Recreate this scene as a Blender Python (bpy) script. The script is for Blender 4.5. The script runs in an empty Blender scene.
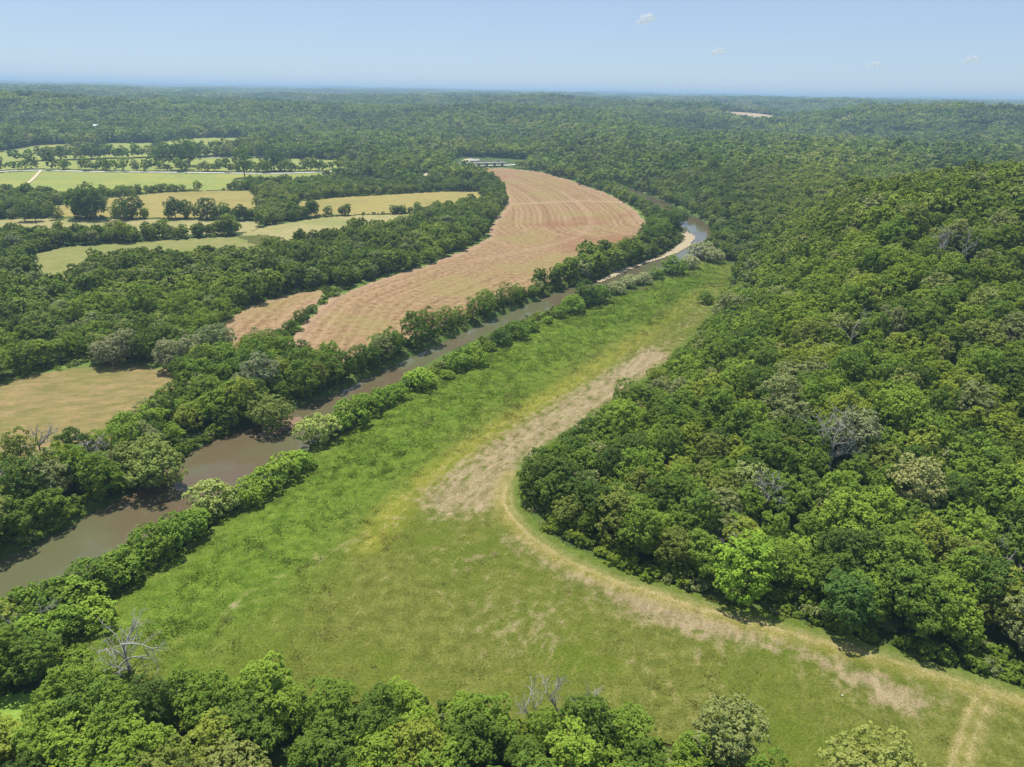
import bpy, math, random
import numpy as np

SC = bpy.context.scene
COL = SC.collection
rng = np.random.default_rng(7)
W, H, F = 1024, 767, 710.0
CAM_H, PITCH, ROLL = 90.0, math.radians(22.35), math.radians(1.1)

# ------------------------------------------------------------------ camera
cp, sp = math.cos(PITCH), math.sin(PITCH)
r0, u0, f0 = np.array([1., 0, 0]), np.array([0, sp, cp]), np.array([0, cp, -sp])
cr, sr = math.cos(ROLL), math.sin(ROLL)
RIGHT, UP, FWD = cr * r0 + sr * u0, -sr * r0 + cr * u0, f0
EYE = np.array([0., 0, CAM_H])

cam_d = bpy.data.cameras.new('camera')
cam = bpy.data.objects.new('camera', cam_d)
COL.objects.link(cam)
from mathutils import Matrix
cam.matrix_world = Matrix([[RIGHT[0], UP[0], -FWD[0], 0], [RIGHT[1], UP[1], -FWD[1], 0], [RIGHT[2], UP[2], -FWD[2], CAM_H], [0, 0, 0, 1]])
cam_d.sensor_width = 36
cam_d.lens = 36 * F / W
cam_d.clip_start = 1
cam_d.clip_end = 90000
SC.camera = cam


def ray(px, py):
    d = (px - W / 2) / F * RIGHT - (py - H / 2) / F * UP + FWD
    return d / np.linalg.norm(d)


def at(px, py, z=0.0):
    d = ray(px, py)
    return (EYE + d * ((z - CAM_H) / d[2]))[:2]


def poly(pts, z=0.0):
    return np.array([at(a, b, z) for a, b in pts])


def project(P):
    q = P - EYE
    x, y, z = q @ RIGHT, q @ UP, q @ FWD
    z = np.where(np.abs(z) < 1e-3, 1e-3, z)
    return W / 2 + F * x / z, H / 2 - F * y / z, z


# ------------------------------------------------------------------ plane geometry and noise
def inside(P, Q):
    x, y = P[:, 0], P[:, 1]
    c = np.zeros(len(P), bool)
    n = len(Q)
    for i in range(n):
        x1, y1 = Q[i]
        x2, y2 = Q[(i + 1) % n]
        if y1 == y2:
            continue
        k = ((y1 > y) != (y2 > y)) & (x < (x2 - x1) * (y - y1) / (y2 - y1) + x1)
        c ^= k
    return c


def line_dist(P, L, full=False):
    """distance to the polyline L, arc length of the foot, and side (+ left)"""
    best = np.full(len(P), 1e18)
    arc = np.zeros(len(P))
    side = np.zeros(len(P))
    seg = np.zeros(len(P))
    s0 = 0.0
    for i in range(len(L) - 1):
        a, b = L[i], L[i + 1]
        ab = b - a
        l2 = max(ab @ ab, 1e-9)
        t = np.clip(((P - a) @ ab) / l2, 0, 1)
        q = P - a - t[:, None] * ab
        d = (q ** 2).sum(1)
        k = d < best
        best[k] = d[k]
        if full:
            arc[k] = s0 + t[k] * math.sqrt(l2)
            seg[k] = i + t[k]
            side[k] = np.sign(ab[0] * (P[k, 1] - a[1]) - ab[1] * (P[k, 0] - a[0]))
        s0 += math.sqrt(l2)
    best = np.sqrt(best)
    return (best, arc, side, seg) if full else best


def sdist(P, Q):
    d = line_dist(P, np.vstack([Q, Q[:1]]))
    return np.where(inside(P, Q), -d, d)


def sstep(a, b, x):
    t = np.clip((x - a) / (b - a), 0, 1)
    return t * t * (3 - 2 * t)


def _hash(i, j, s):
    h = (i * 374761393 + j * 668265263 + s * 974711) & 0xFFFFFFFF
    h = ((h ^ (h >> 13)) * 1274126177) & 0xFFFFFFFF
    return ((h ^ (h >> 16)) & 0xFFFF) / 65535.0


def vnoise(x, y, s=0):
    i, j = np.floor(x).astype(np.int64), np.floor(y).astype(np.int64)
    fx, fy = x - i, y - j
    fx, fy = fx * fx * (3 - 2 * fx), fy * fy * (3 - 2 * fy)
    return (_hash(i, j, s) * (1 - fx) + _hash(i + 1, j, s) * fx) * (1 - fy) + (_hash(i, j + 1, s) * (1 - fx) + _hash(i + 1, j + 1, s) * fx) * fy


def fbm(x, y, s=0, o=4):
    a, v, n = 1.0, 0.0, 0.0
    for k in range(o):
        v = v + a * vnoise(x, y, s + k)
        n += a
        a *= 0.5
        x, y = x * 2.03 + 11.7, y * 2.03 + 5.3
    return v / n


def smooth(L, n=3):
    for _ in range(n):
        q = [L[0]]
        for a, b in zip(L[:-1], L[1:]):
            q += [0.75 * a + 0.25 * b, 0.25 * a + 0.75 * b]
        q.append(L[-1])
        L = np.array(q)
    return L


# ------------------------------------------------------------------ plan of the place (from the photograph, on the valley floor)
LB = poly([(-80, 600), (0, 562), (60, 541), (110, 514), (160, 488), (210, 458), (250, 433), (290, 416), (335, 398), (375, 376), (420, 354), (470, 330), (510, 313), (540, 300), (572, 288), (605, 277), (640, 266), (672, 252), (688, 241), (686, 232), (672, 222), (650, 210), (625, 196), (600, 186)], -1.5)
RB = poly([(-80, 655), (0, 607), (50, 592), (100, 562), (150, 530), (200, 502), (240, 478), (290, 448), (340, 414), (385, 386), (435, 358), (485, 334), (525, 318), (560, 306), (600, 295), (640, 280), (675, 266), (703, 252), (712, 238), (705, 226), (690, 215), (668, 204), (645, 193), (618, 184)], -1.5)
RIV = (LB + RB) / 2
RHW = np.linalg.norm(LB - RB, axis=1) / 2
RIV = np.vstack([RIV[:1] + (RIV[0] - RIV[1]) * 3, RIV])
RHW = np.concatenate([RHW[:1], RHW])
RHW *= 1.12
RHW[-6:] *= .65
t_old = np.arange(len(RIV))
RIV_S = smooth(RIV, 2)
RHW_S = smooth(RHW[:, None], 2)[:, 0]

EDGE = poly([(1300, 790), (1160, 735), (1024, 688), (960, 670), (900, 652), (840, 634), (780, 618), (720, 602), (660, 584), (610, 568), (570, 550), (540, 530), (524, 508), (521, 486), (530, 466), (556, 446), (594, 424), (636, 391), (670, 365), (702, 334), (720, 308), (730, 286), (738, 266), (750, 248), (732, 226), (700, 212), (675, 200), (645, 190), (610, 180), (570, 170), (545, 164)])
UP_POLY = np.vstack([EDGE, [[200, 3000], [6000, 3000], [6000, -500], [200, -500]]])

FIELD = {}
def field(name, pts, soft=0.0):
    FIELD[name] = poly(pts)

field('meadow', [(1300, 790), (1160, 735), (1024, 688), (960, 670), (900, 652), (840, 634), (780, 618), (720, 602), (660, 584), (610, 568), (570, 550), (540, 530), (524, 508), (521, 486), (530, 466), (556, 446), (594, 424), (636, 391), (670, 365), (702, 334), (720, 308), (730, 286), (732, 265), (706, 260), (675, 275), (640, 289), (600, 304), (560, 317), (525, 330), (485, 347), (440, 370), (395, 400), (350, 428), (300, 466), (260, 496), (220, 524), (180, 552), (150, 574), (110, 604), (70, 645), (80, 672), (150, 690), (220, 694), (300, 702), (420, 706), (470, 720), (540, 734), (640, 746), (700, 746), (752, 762), (790, 810), (900, 860), (1300, 900)])
field('ploughed_field', [(283, 352), (296, 334), (310, 317), (330, 299), (360, 287), (400, 274), (430, 264), (462, 252), (487, 239), (492, 224), (502, 213), (508, 203), (504, 190), (488, 180), (470, 171), (500, 168), (540, 172), (575, 182), (610, 195), (638, 212), (648, 226), (644, 243), (580, 268), (555, 284), (520, 296), (470, 316), (430, 334), (375, 352), (345, 366), (310, 366)])
field('stubble_field', [(215, 352), (226, 322), (245, 309), (270, 300), (300, 293), (327, 290), (322, 299), (303, 316), (285, 330), (262, 350), (240, 358)])
field('hay_field', [(-150, 400), (0, 385), (40, 375), (80, 367), (120, 364), (160, 368), (188, 372), (182, 388), (168, 408), (146, 424), (106, 448), (60, 468), (0, 482), (-150, 510)])
field('far_clearing', [(34, 296), (35, 254), (68, 247), (120, 244), (180, 240), (262, 235), (285, 238), (264, 256), (180, 264), (120, 266), (86, 271), (70, 281), (62, 296)])
field('fallow_strip', [(236, 236), (270, 226), (318, 218), (360, 216), (412, 214), (416, 226), (352, 236), (318, 246), (262, 250)])
field('tan_field', [(296, 212), (300, 202), (335, 198), (392, 195), (440, 192), (478, 192), (486, 202), (452, 211), (410, 213), (360, 215), (308, 216)])
field('yellow_field', [(46, 208), (104, 199), (160, 193), (205, 191), (250, 191), (258, 200), (252, 217), (180, 218.5), (116, 218), (56, 217)])
field('narrow_strip', [(-80, 228), (0, 220), (50, 219), (84, 219.5), (180, 220), (260, 222), (255, 232), (180, 236), (84, 236), (0, 240), (-80, 248)])
field('green_pasture', [(-80, 186), (-30, 175), (35, 171), (110, 172.5), (180, 173.5), (270, 173.5), (346, 171.5), (344, 178), (300, 184), (250, 185), (224, 190.4), (170, 191), (110, 194), (60, 197), (0, 194)])
field('roadside_pasture', [(-80, 170), (3, 162.5), (80, 160), (180, 157.5), (280, 158.5), (345, 160.5), (376, 163), (374, 168.5), (330, 170), (300, 171), (220, 171.5), (120, 170.5), (30, 168.5), (-80, 176)])
field('upper_pasture', [(-80, 160), (0, 153), (38, 147), (68, 146), (74, 151), (102, 150), (106, 144), (160, 143.5), (180, 140), (245, 138.5), (247, 149), (210, 155.5), (170, 156.5), (100, 158), (30, 160.5), (-80, 170)])
field('bare_clearing', [(283, 270), (296, 267), (318, 269), (330, 274), (318, 280), (292, 279)])
field('distant_field', [(722, 126.2), (756, 127.4), (790, 129.4), (794, 134.8), (770, 133.4), (752, 133.8), (736, 131.4), (720, 130.4)])
field('gravel_lot', [(462, 164.5), (463, 159.5), (472, 158.6), (477, 162), (476, 165)])
field('glade', [(-60, 720), (-20, 700), (20, 696), (48, 708), (40, 730), (0, 745), (-60, 760)])
field('road_verge', [(412, 181), (418, 174), (436, 172), (434, 178), (424, 182)])
ROAD = smooth(poly([(-90, 178), (30, 170), (80, 172), (150, 172.6), (220, 173.4), (280, 174.2), (330, 172), (374, 169.8), (400, 169.6), (440, 168), (462, 167), (505, 166), (545, 163), (600, 160)]), 2)
LANE = smooth(poly([(196, 158.2), (225, 157.6), (262, 157.2), (278, 157.8)]), 2)
SPUR = smooth(poly([(42, 170.5), (39, 173), (35, 178), (28, 184)]), 2)
BAR = poly([(598, 281), (614, 271), (640, 263), (656, 258), (668, 251), (679, 244), (682, 239), (675, 234), (688, 231), (696, 236), (690, 245), (678, 252), (660, 258), (644, 263), (630, 269), (614, 276), (602, 281)], -0.8)
MUD = poly([(254, 436), (266, 426), (283, 419), (300, 415), (304, 420), (290, 428), (268, 438)], -1.0)
MUD2 = poly([(30, 556), (70, 540), (100, 522), (112, 517), (108, 524), (84, 538), (52, 554)], -1.2)
TRACK = smooth(poly([(1300, 800), (1160, 745), (1024, 697), (960, 679), (900, 661), (840, 645), (780, 629), (720, 612), (660, 594), (605, 576), (560, 555), (530, 534), (510, 512), (506, 496), (516, 478)]), 2)
SIDE_TRACK = smooth(poly([(996, 688), (984, 696), (972, 724), (962, 752), (954, 785), (946, 830)]), 2)


# ------------------------------------------------------------------ the lie of the land
def upland(x, y, P=None):
    P = np.stack([x, y], 1) if P is None else P
    d = np.where(inside(P, UP_POLY), 1, -1) * line_dist(P, EDGE)
    near = sstep(0, 120, d) * 9
    g1 = 60 * np.exp(-((x - 300) / 200) ** 2 - ((y - 335) / 120) ** 2)
    g2 = 9 * np.exp(-((x - 420) / 330) ** 2 - ((y - 860) / 190) ** 2)
    g3 = 9 * np.exp(-((x - 120) / 140) ** 2 - ((y - 640) / 120) ** 2)
    hollow = (fbm(x / 105 + 2, y / 105, 5, 3) - 0.5) * 34 * sstep(20, 130, d) * (1 - .5 * sstep(500, 700, y))
    h = sstep(0, 60, d) * (g1 + g2 + g3) + near + hollow
    hp = np.maximum(h, 0)
    return np.minimum(h, hp / (1 + (hp / 53.0) ** 5) ** .2)


def height(x, y):
    x, y = np.asarray(x, float), np.asarray(y, float)
    P = np.stack([x, y], 1)
    r = np.hypot(x, y)
    z = np.zeros(len(x))
    k = (x > -100) & (y > -400) & (y < 2500)
    if k.any():
        fade = 1 - sstep(1100, 2200, r[k])
        z[k] += upland(x[k], y[k], P[k]) * fade
    k = r > 900
    if k.any():
        X, Y, R = x[k], y[k], r[k]
        az = np.degrees(np.arctan2(X, Y))
        n = sstep(.25, .75, fbm(X / 700 + 3.1, Y / 520 + 1.7, 21, 4))
        ridge = 1 - np.abs(2 * fbm(X / 1500 + 9.2, Y / 800 + 4.4, 33, 3) - 1) * 2
        a = 66 * sstep(1250, 2100, R + 160 * np.sin(az / 9.0)) + 6 * sstep(2600, 6500, R) + 32 * sstep(7500, 13000, R)
        a *= 0.9 - 0.12 * sstep(-5, -25, az)
        z[k] += a * np.clip(0.55 * n + 0.6 * np.clip(ridge, 0, 1), 0, 1.1)
        # the broad valley holding the distant field
        v = np.exp(-((X - 560) / 300) ** 2 - ((Y - 1560) / 260) ** 2)
        z[k] *= 1 - np.clip(1.6 * v, 0, 1)
    k = (r < 1300)
    if k.any():
        d, a, s, seg = line_dist(P[k], RIV_S, True)
        hw = np.interp(seg, np.arange(len(RHW_S)), RHW_S)
        e = d - hw
        z[k] = np.where(e < 4, np.minimum(z[k], z[k] * sstep(-1, 5, e) - 2.6 * (1 - sstep(-2.5, 3.0, e))), z[k])
    return z


def height1(x, y):
    return float(height([x], [y])[0])


def hit(px, py, h=0.0):
    """where the ray of this place in the photo comes down to h metres over the land"""
    d = ray(px, py)
    t = np.geomspace(60, 9000, 1500)
    Q = EYE + t[:, None] * d
    g = Q[:, 2] - h - height(Q[:, 0], Q[:, 1])
    i = int(np.argmax(g < 0)) if (g < 0).any() else len(t) - 1
    if i > 0 and g[i] < 0:
        w = g[i - 1] / (g[i - 1] - g[i])
        tt = t[i - 1] + w * (t[i] - t[i - 1])
    else:
        tt = t[i]
    q = EYE + tt * d
    return q[0], q[1], tt


# ------------------------------------------------------------------ material helper
class NT:
    def __init__(s, name):
        s.m = bpy.data.materials.new(name)
        s.m.use_nodes = True
        s.t = s.m.node_tree
        s.t.nodes.clear()
        s.out = s.t.nodes.new('ShaderNodeOutputMaterial')
        s.geo = None

    def n(s, kind, **kw):
        o = s.t.nodes.new(kind)
        for k, v in kw.items():
            setattr(o, k, v)
        return o

    def put(s, sock, v):
        if isinstance(v, bpy.types.NodeSocket):
            s.t.links.new(v, sock)
        elif v is not None:
            if isinstance(v, (tuple, list)) and len(v) == 3 and sock.type == 'RGBA':
                v = (*v, 1)
            sock.default_value = v

    def pos(s, scale=(1, 1, 1), rot=0.0):
        if s.geo is None:
            s.geo = s.n('ShaderNodeNewGeometry').outputs['Position']
        if scale == (1, 1, 1) and rot == 0:
            return s.geo
        v = s.geo
        if rot:
            q = s.n('ShaderNodeMapping')
            s.put(q.inputs['Vector'], v)
            q.inputs['Rotation'].default_value = (0, 0, rot)
            v = q.outputs[0]
        m = s.n('ShaderNodeMapping')
        s.put(m.inputs['Vector'], v)
        m.inputs['Scale'].default_value = scale
        return m.outputs[0]

    def noise(s, scale, detail=4, rough=0.55, vec=None, dist=0.0):
        o = s.n('ShaderNodeTexNoise')
        s.put(o.inputs['Vector'], vec if vec is not None else s.pos())
        o.inputs['Scale'].default_value = scale
        o.inputs['Detail'].default_value = detail
        o.inputs['Roughness'].default_value = rough
        o.inputs['Distortion'].default_value = dist
        return o.outputs['Fac']

    def math(s, op, a, b=None, c=None, clamp=False):
        o = s.n('ShaderNodeMath', operation=op, use_clamp=clamp)
        for i, v in enumerate((a, b, c)):
            s.put(o.inputs[i], v)
        return o.outputs[0]

    def step(s, a, b, x, lo=0.0, hi=1.0):
        o = s.n('ShaderNodeMapRange', interpolation_type='SMOOTHSTEP')
        for k, v in (('Value', x), ('From Min', a), ('From Max', b), ('To Min', lo), ('To Max', hi)):
            s.put(o.inputs[k], v)
        return o.outputs[0]

    def mix(s, f, a, b, mode='MIX'):
        o = s.n('ShaderNodeMix', data_type='RGBA', blend_type=mode)
        s.put(o.inputs[0], f)
        s.put(o.inputs[6], a)
        s.put(o.inputs[7], b)
        return o.outputs[2]

    def attr(s, name):
        return s.n('ShaderNodeAttribute', attribute_name=name).outputs['Fac']

    def bump(s, h, strength, dist):
        o = s.n('ShaderNodeBump')
        o.inputs['Strength'].default_value = strength
        o.inputs['Distance'].default_value = dist
        s.put(o.inputs['Height'], h)
        return o.outputs[0]

    def bsdf(s, col, rough=0.9, spec=0.15, normal=None):
        o = s.n('ShaderNodeBsdfPrincipled')
        s.put(o.inputs['Base Color'], col)
        s.put(o.inputs['Roughness'], rough)
        o.inputs['Specular IOR Level'].default_value = spec
        if normal is not None:
            s.put(o.inputs['Normal'], normal)
        return o.outputs[0]

    def done(s, surf):
        s.t.links.new(surf, s.out.inputs['Surface'])
        return s.m


def lin(r, g, b):
    f = lambda c: ((c / 255) / 12.92) if c / 255 <= 0.04045 else ((c / 255 + 0.055) / 1.055) ** 2.4
    return (f(r), f(g), f(b))


def foliage_mat(name, mass):
    t = NT(name)
    inf = t.n('ShaderNodeObjectInfo')
    rnd = inf.outputs['Random']
    K = 1.12
    if mass:
        r = t.n('ShaderNodeValToRGB')
        t.put(r.inputs[0], rnd)
        e = r.color_ramp.elements
        cols = [(0, (.062, .105, .026)), (.18, (.080, .135, .028)), (.4, (.100, .165, .031)), (.6, (.122, .192, .036)), (.78, (.150, .220, .044)), (.9, (.150, .200, .085)), (1, (.165, .210, .130))]
        e[0].position, e[0].color = 0, (*cols[0][1], 1)
        e[1].position, e[1].color = 1, (*cols[-1][1], 1)
        for p, c in cols[1:-1]:
            q = e.new(p)
            q.color = (*c, 1)
        loc = inf.outputs['Location']
        big = t.noise(0.006, 3, 0.5, loc)
        col = t.mix(t.step(.35, .65, big), r.outputs[0], t.mix(1.0, r.outputs[0], (1.15, 1.02, .8), 'MULTIPLY'))
        stand = t.noise(.0042, 3, .6, loc)
        col = t.mix(1.0, col, t.mix(t.step(.32, .68, stand), (.68, .72, .80), (1.22, 1.18, 1.0)), 'MULTIPLY')
        tr = .2
    else:
        col = inf.outputs['Color']
        tr = .2
    fine = t.noise(0.9, 3, 0.6)
    col = t.mix(1.0, col, t.mix(fine, (.95, .90, .62), (2.2, 2.0, 1.28)), 'MULTIPLY')
    b = t.bsdf(col, .65, .08)
    tl = t.n('ShaderNodeBsdfTranslucent')
    t.put(tl.inputs['Color'], t.mix(1.0, col, (1.2, 1.25, .72), 'MULTIPLY'))
    mx = t.n('ShaderNodeMixShader')
    mx.inputs[0].default_value = tr
    t.put(mx.inputs[1], b)
    t.put(mx.inputs[2], tl.outputs[0])
    return t.done(mx.outputs[0])


def bark_mat(name, a, b):
    t = NT(name)
    n = t.noise(1.5, 5, .7)
    return t.done(t.bsdf(t.mix(n, a, b), .9, .1))


M_LEAF = foliage_mat('leaf_green', False)
M_MASS = foliage_mat('woodland_leaf', True)
M_BARK = bark_mat('bark', (.06, .05, .035), (.18, .16, .12))
M_DEAD = bark_mat('bleached_wood', (.24, .22, .19), (.44, .42, .38))


# ------------------------------------------------------------------ mesh helper
def mesh(name, V, Fc, mat=None, smooth_=False, mats=None, midx=None):
    V = np.asarray(V, np.float32)
    Fc = np.asarray(Fc, np.int32)
    me = bpy.data.meshes.new(name)
    k = Fc.shape[1]
    me.vertices.add(len(V))
    me.vertices.foreach_set('co', V.ravel())
    me.loops.add(Fc.size)
    me.loops.foreach_set('vertex_index', Fc.ravel())
    me.polygons.add(len(Fc))
    me.polygons.foreach_set('loop_start', np.arange(0, Fc.size, k, dtype=np.int32))
    for m in (mats or ([mat] if mat else [])):
        me.materials.append(m)
    if midx is not None:
        me.polygons.foreach_set('material_index', np.asarray(midx, np.int32))
    me.polygons.foreach_set('use_smooth', np.full(len(Fc), smooth_))
    me.update(calc_edges=True)
    return me


def link(name, me, parent=None):
    o = bpy.data.objects.new(name, me)
    COL.objects.link(o)
    if parent:
        o.parent = parent
    return o


def tag(o, label=None, cat=None, group=None, kind=None):
    for k, v in (('label', label), ('category', cat), ('group', group), ('kind', kind)):
        if v:
            o[k] = v
    return o


def add_attr(me, **kw):
    for k, v in kw.items():
        a = me.attributes.new(k, 'FLOAT', 'POINT')
        a.data.foreach_set('value', np.asarray(v, np.float32))


def tubes(segs, n=6):
    """segs: (p0, p1, r0, r1) tapered tubes, welded where they follow on only by overlap"""
    V, Fc = [], []
    for p0, p1, ra, rb in segs:
        p0, p1 = np.array(p0, float), np.array(p1, float)
        d = p1 - p0
        L = np.linalg.norm(d)
        if L < 1e-6:
            continue
        d /= L
        a = np.cross(d, [0, 0, 1.0] if abs(d[2]) < .9 else [1.0, 0, 0])
        a /= np.linalg.norm(a)
        b = np.cross(d, a)
        i0 = len(V)
        for k in range(n):
            c, s = math.cos(2 * math.pi * k / n), math.sin(2 * math.pi * k / n)
            V.append(p0 + ra * (c * a + s * b))
        for k in range(n):
            c, s = math.cos(2 * math.pi * k / n), math.sin(2 * math.pi * k / n)
            V.append(p1 + rb * (c * a + s * b))
        for k in range(n):
            Fc.append((i0 + k, i0 + (k + 1) % n, i0 + n + (k + 1) % n, i0 + n + k))
    return np.array(V), np.array(Fc)


def unit(v):
    return v / np.maximum(np.linalg.norm(v, axis=-1, keepdims=True), 1e-9)


def leaves(C, N, size, rg):
    """one leaf-spray quad per centre, roughly facing N"""
    n = len(C)
    nn = unit(N * .75 + rg.normal(size=(n, 3)) * .42 + np.array([0, 0, .62]))
    a = unit(np.cross(nn, rg.normal(size=(n, 3))))
    b = np.cross(nn, a)
    s = size * rg.uniform(.6, 1.35, (n, 1))
    bend = nn * s * rg.uniform(-.35, .35, (n, 1))
    V = np.stack([C - a * s, C + b * s * .62 + bend, C + a * s * 1.0, C - b * s * .62 + bend], 1).reshape(-1, 3)
    Fc = np.arange(4 * n).reshape(n, 4)
    return V, Fc


def crown_geo(seed, R=4.6, zc=7.6, rz=4.6, lobes=14, sub=25, per=15, lobe_r=(1.4, 2.3), clump=.60, leaf=.245, low=-.8, lean=.35):
    rg = np.random.default_rng(seed)
    L = []
    sq = rg.uniform(.85, 1.15, 2)
    tries = 0
    while len(L) < lobes and tries < 4000:
        tries += 1
        d = unit(rg.normal(size=3))
        if d[2] < low:
            continue
        f = rg.uniform(.35, .8) if len(L) > 2 else rg.uniform(.1, .4)
        p = d * f * np.array([R * sq[0], R * sq[1], rz]) + np.array([0, 0, zc])
        r = rg.uniform(*lobe_r)
        if all(np.linalg.norm(p - q) > .62 * (r + s) * .8 for q, s in L):
            L.append((p, r))
    Cs, Ns, Rs = [], [], []
    for i, (p, r) in enumerate(L):
        k = int(sub * (r / lobe_r[1]) ** 2 * rg.uniform(.8, 1.15)) + 3
        d = unit(rg.normal(size=(k * 2, 3)) + np.array([0, 0, .35]) + unit((p - np.array([0, 0, zc]))[None]) * .5)
        q = p + d * r * rg.uniform(.72, 1.08, (len(d), 1)) * np.array([1, 1, .85])
        keep = np.ones(len(q), bool)
        for j, (p2, r2) in enumerate(L):
            if j != i:
                keep &= np.linalg.norm(q - p2, axis=1) > r2 * .7
        q, d = q[keep][:k], d[keep][:k]
        Cs.append(q)
        Ns.append(d)
    C, N = np.vstack(Cs), np.vstack(Ns)
    m = len(C)
    cr_ = clump * rg.uniform(.65, 1.3, m)
    dirs = unit(rg.normal(size=(m, per, 3)) + N[:, None, :] * .85 + np.array([0, 0, .35]))
    P = C[:, None, :] + dirs * (cr_[:, None, None] * rg.uniform(.7, 1.05, (m, per, 1))) * np.array([1, 1, .8])
    nrm = unit(dirs + N[:, None, :] * .5)
    V, Fc = leaves(P.reshape(-1, 3), nrm.reshape(-1, 3), leaf, rg)
    V[:, 2] = np.maximum(V[:, 2], .05)
    return V, Fc, L


def trunk_geo(L, rbase=.24, fork=.34, seed=0):
    rg = np.random.default_rng(seed)
    zt = min(p[2] for p, r in L)
    zc = np.mean([p[2] for p, r in L])
    hf = max(zc * fork, .8)
    top = np.array([rg.normal() * .2, rg.normal() * .2, hf])
    segs = [((0, 0, -.8), top * .5, rbase * 1.35, rbase), (top * .5, top, rbase, rbase * .8)]
    for p, r in L[:8]:
        mid = top + (p - top) * .5 + rg.normal(size=3) * .3
        segs += [(top, mid, rbase * .5, rbase * .3), (mid, p, rbase * .3, rbase * .1)]
    return tubes(segs, 6)


TREE_N, BUSH_N = 8, 5
tree_mesh, bush_mesh = [], []
for i in range(TREE_N):
    k = dict(R=4.7, zc=6.6, rz=5.0, lobes=20)
    if i == 1: k = dict(R=5.2, zc=6.2, rz=4.4, lobes=22)
    if i == 3: k = dict(R=4.0, zc=7.0, rz=5.6, lobes=19)
    if i == 5: k = dict(R=4.4, zc=6.8, rz=5.3, lobes=16, lobe_r=(1.7, 2.7))
    if i == 6: k = dict(R=4.9, zc=6.3, rz=4.7, lobes=30, lobe_r=(1.1, 1.9))
    V, Fc, L = crown_geo(100 + i, **k)
    tree_mesh.append((mesh('crown', V, Fc, M_LEAF), mesh('trunk', *trunk_geo(L, seed=i), M_BARK, True), k, L))
for i in range(BUSH_N):
    V, Fc, L = crown_geo(300 + i, R=3.1, zc=1.7, rz=2.3, lobes=14, sub=21, per=14, lobe_r=(.9, 1.5), clump=.42, leaf=.19, low=-.15)
    bush_mesh.append((mesh('leaf_mass', V, Fc, M_LEAF), mesh('stem', *trunk_geo(L, .09, .3, i), M_BARK, True), None, L))

# models for the uncounted woods (they are not in the scene themselves)
def mass_collection(name, builds):
    c = bpy.data.collections.new(name)
    for i, me in enumerate(builds):
        c.objects.link(bpy.data.objects.new('%s_model.%03d' % (name, i), me))
    return c

def joined(parts):
    V, Fc, mi, o = [], [], [], 0
    for v, f, m in parts:
        V.append(np.asarray(v, float))
        Fc.append(np.asarray(f, np.int64) + o)
        mi += [m] * len(f)
        o += len(v)
    return np.vstack(V), np.vstack(Fc), mi

near_models, mid_models, far_models, clump_models, shrub_models = [], [], [], [], []
for i in range(6):
    kw = [dict(R=4.7, zc=6.6, rz=5.0, lobes=19), dict(R=5.2, zc=6.2, rz=4.4, lobes=21), dict(R=4.0, zc=7.0, rz=5.6, lobes=18), dict(R=4.9, zc=6.3, rz=4.7, lobes=28, lobe_r=(1.1, 1.9)), dict(R=4.4, zc=6.8, rz=5.3, lobes=16), dict(R=4.8, zc=6.5, rz=5.0, lobes=18)][i]
    V, Fc, L = crown_geo(500 + i, sub=20, per=12, leaf=.31, clump=.64, **kw)
    tv, tf = trunk_geo(L, seed=i)
    v, f, mi = joined([(V, Fc, 0), (tv, tf, 1)])
    near_models.append(mesh('m', v, f, mats=[M_MASS, M_BARK], midx=mi))
    V, Fc, L = crown_geo(600 + i, sub=10, per=8, leaf=.58, clump=.85, **kw)
    tv, tf = trunk_geo(L[:3], seed=i)
    v, f, mi = joined([(V, Fc, 0), (tv, tf, 1)])
    mid_models.append(mesh('m', v, f, mats=[M_MASS, M_BARK], midx=mi))
    V, Fc, L = crown_geo(700 + i, sub=8, per=3, leaf=1.1, clump=.8, **{**kw, 'lobes': 9, 'lobe_r': (1.8, 2.6)})
    far_models.append(mesh('m', V, Fc, M_MASS))
    parts = []
    rg = np.random.default_rng(800 + i)
    for k in range(14):
        V, Fc, L = crown_geo(900 + 20 * i + k, R=4.8, zc=6.4, rz=4.8, lobes=7, sub=7, per=2, leaf=1.5, clump=.9, lobe_r=(2.0, 2.8))
        V = V * rg.uniform(.8, 1.25) + np.array([rg.uniform(-13, 13), rg.uniform(-13, 13), 0])
        parts.append((V, Fc, 0))
    v, f, mi = joined(parts)
    clump_models.append(mesh('m', v, f, M_MASS))
    V, Fc, L = crown_geo(1300 + i, R=1.7, zc=.7, rz=1.2, lobes=6, sub=9, per=11, lobe_r=(.6, 1.0), clump=.36, leaf=.24, low=-.1)
    shrub_models.append(mesh('m', V, Fc, M_MASS))
C_NEAR = mass_collection('broadleaf', near_models)
C_MID = mass_collection('midwood', mid_models)
C_FAR = mass_collection('farwood', far_models)
C_CLUMP = mass_collection('grove', clump_models)
C_SHRUB = mass_collection('shrub', shrub_models)


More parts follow.
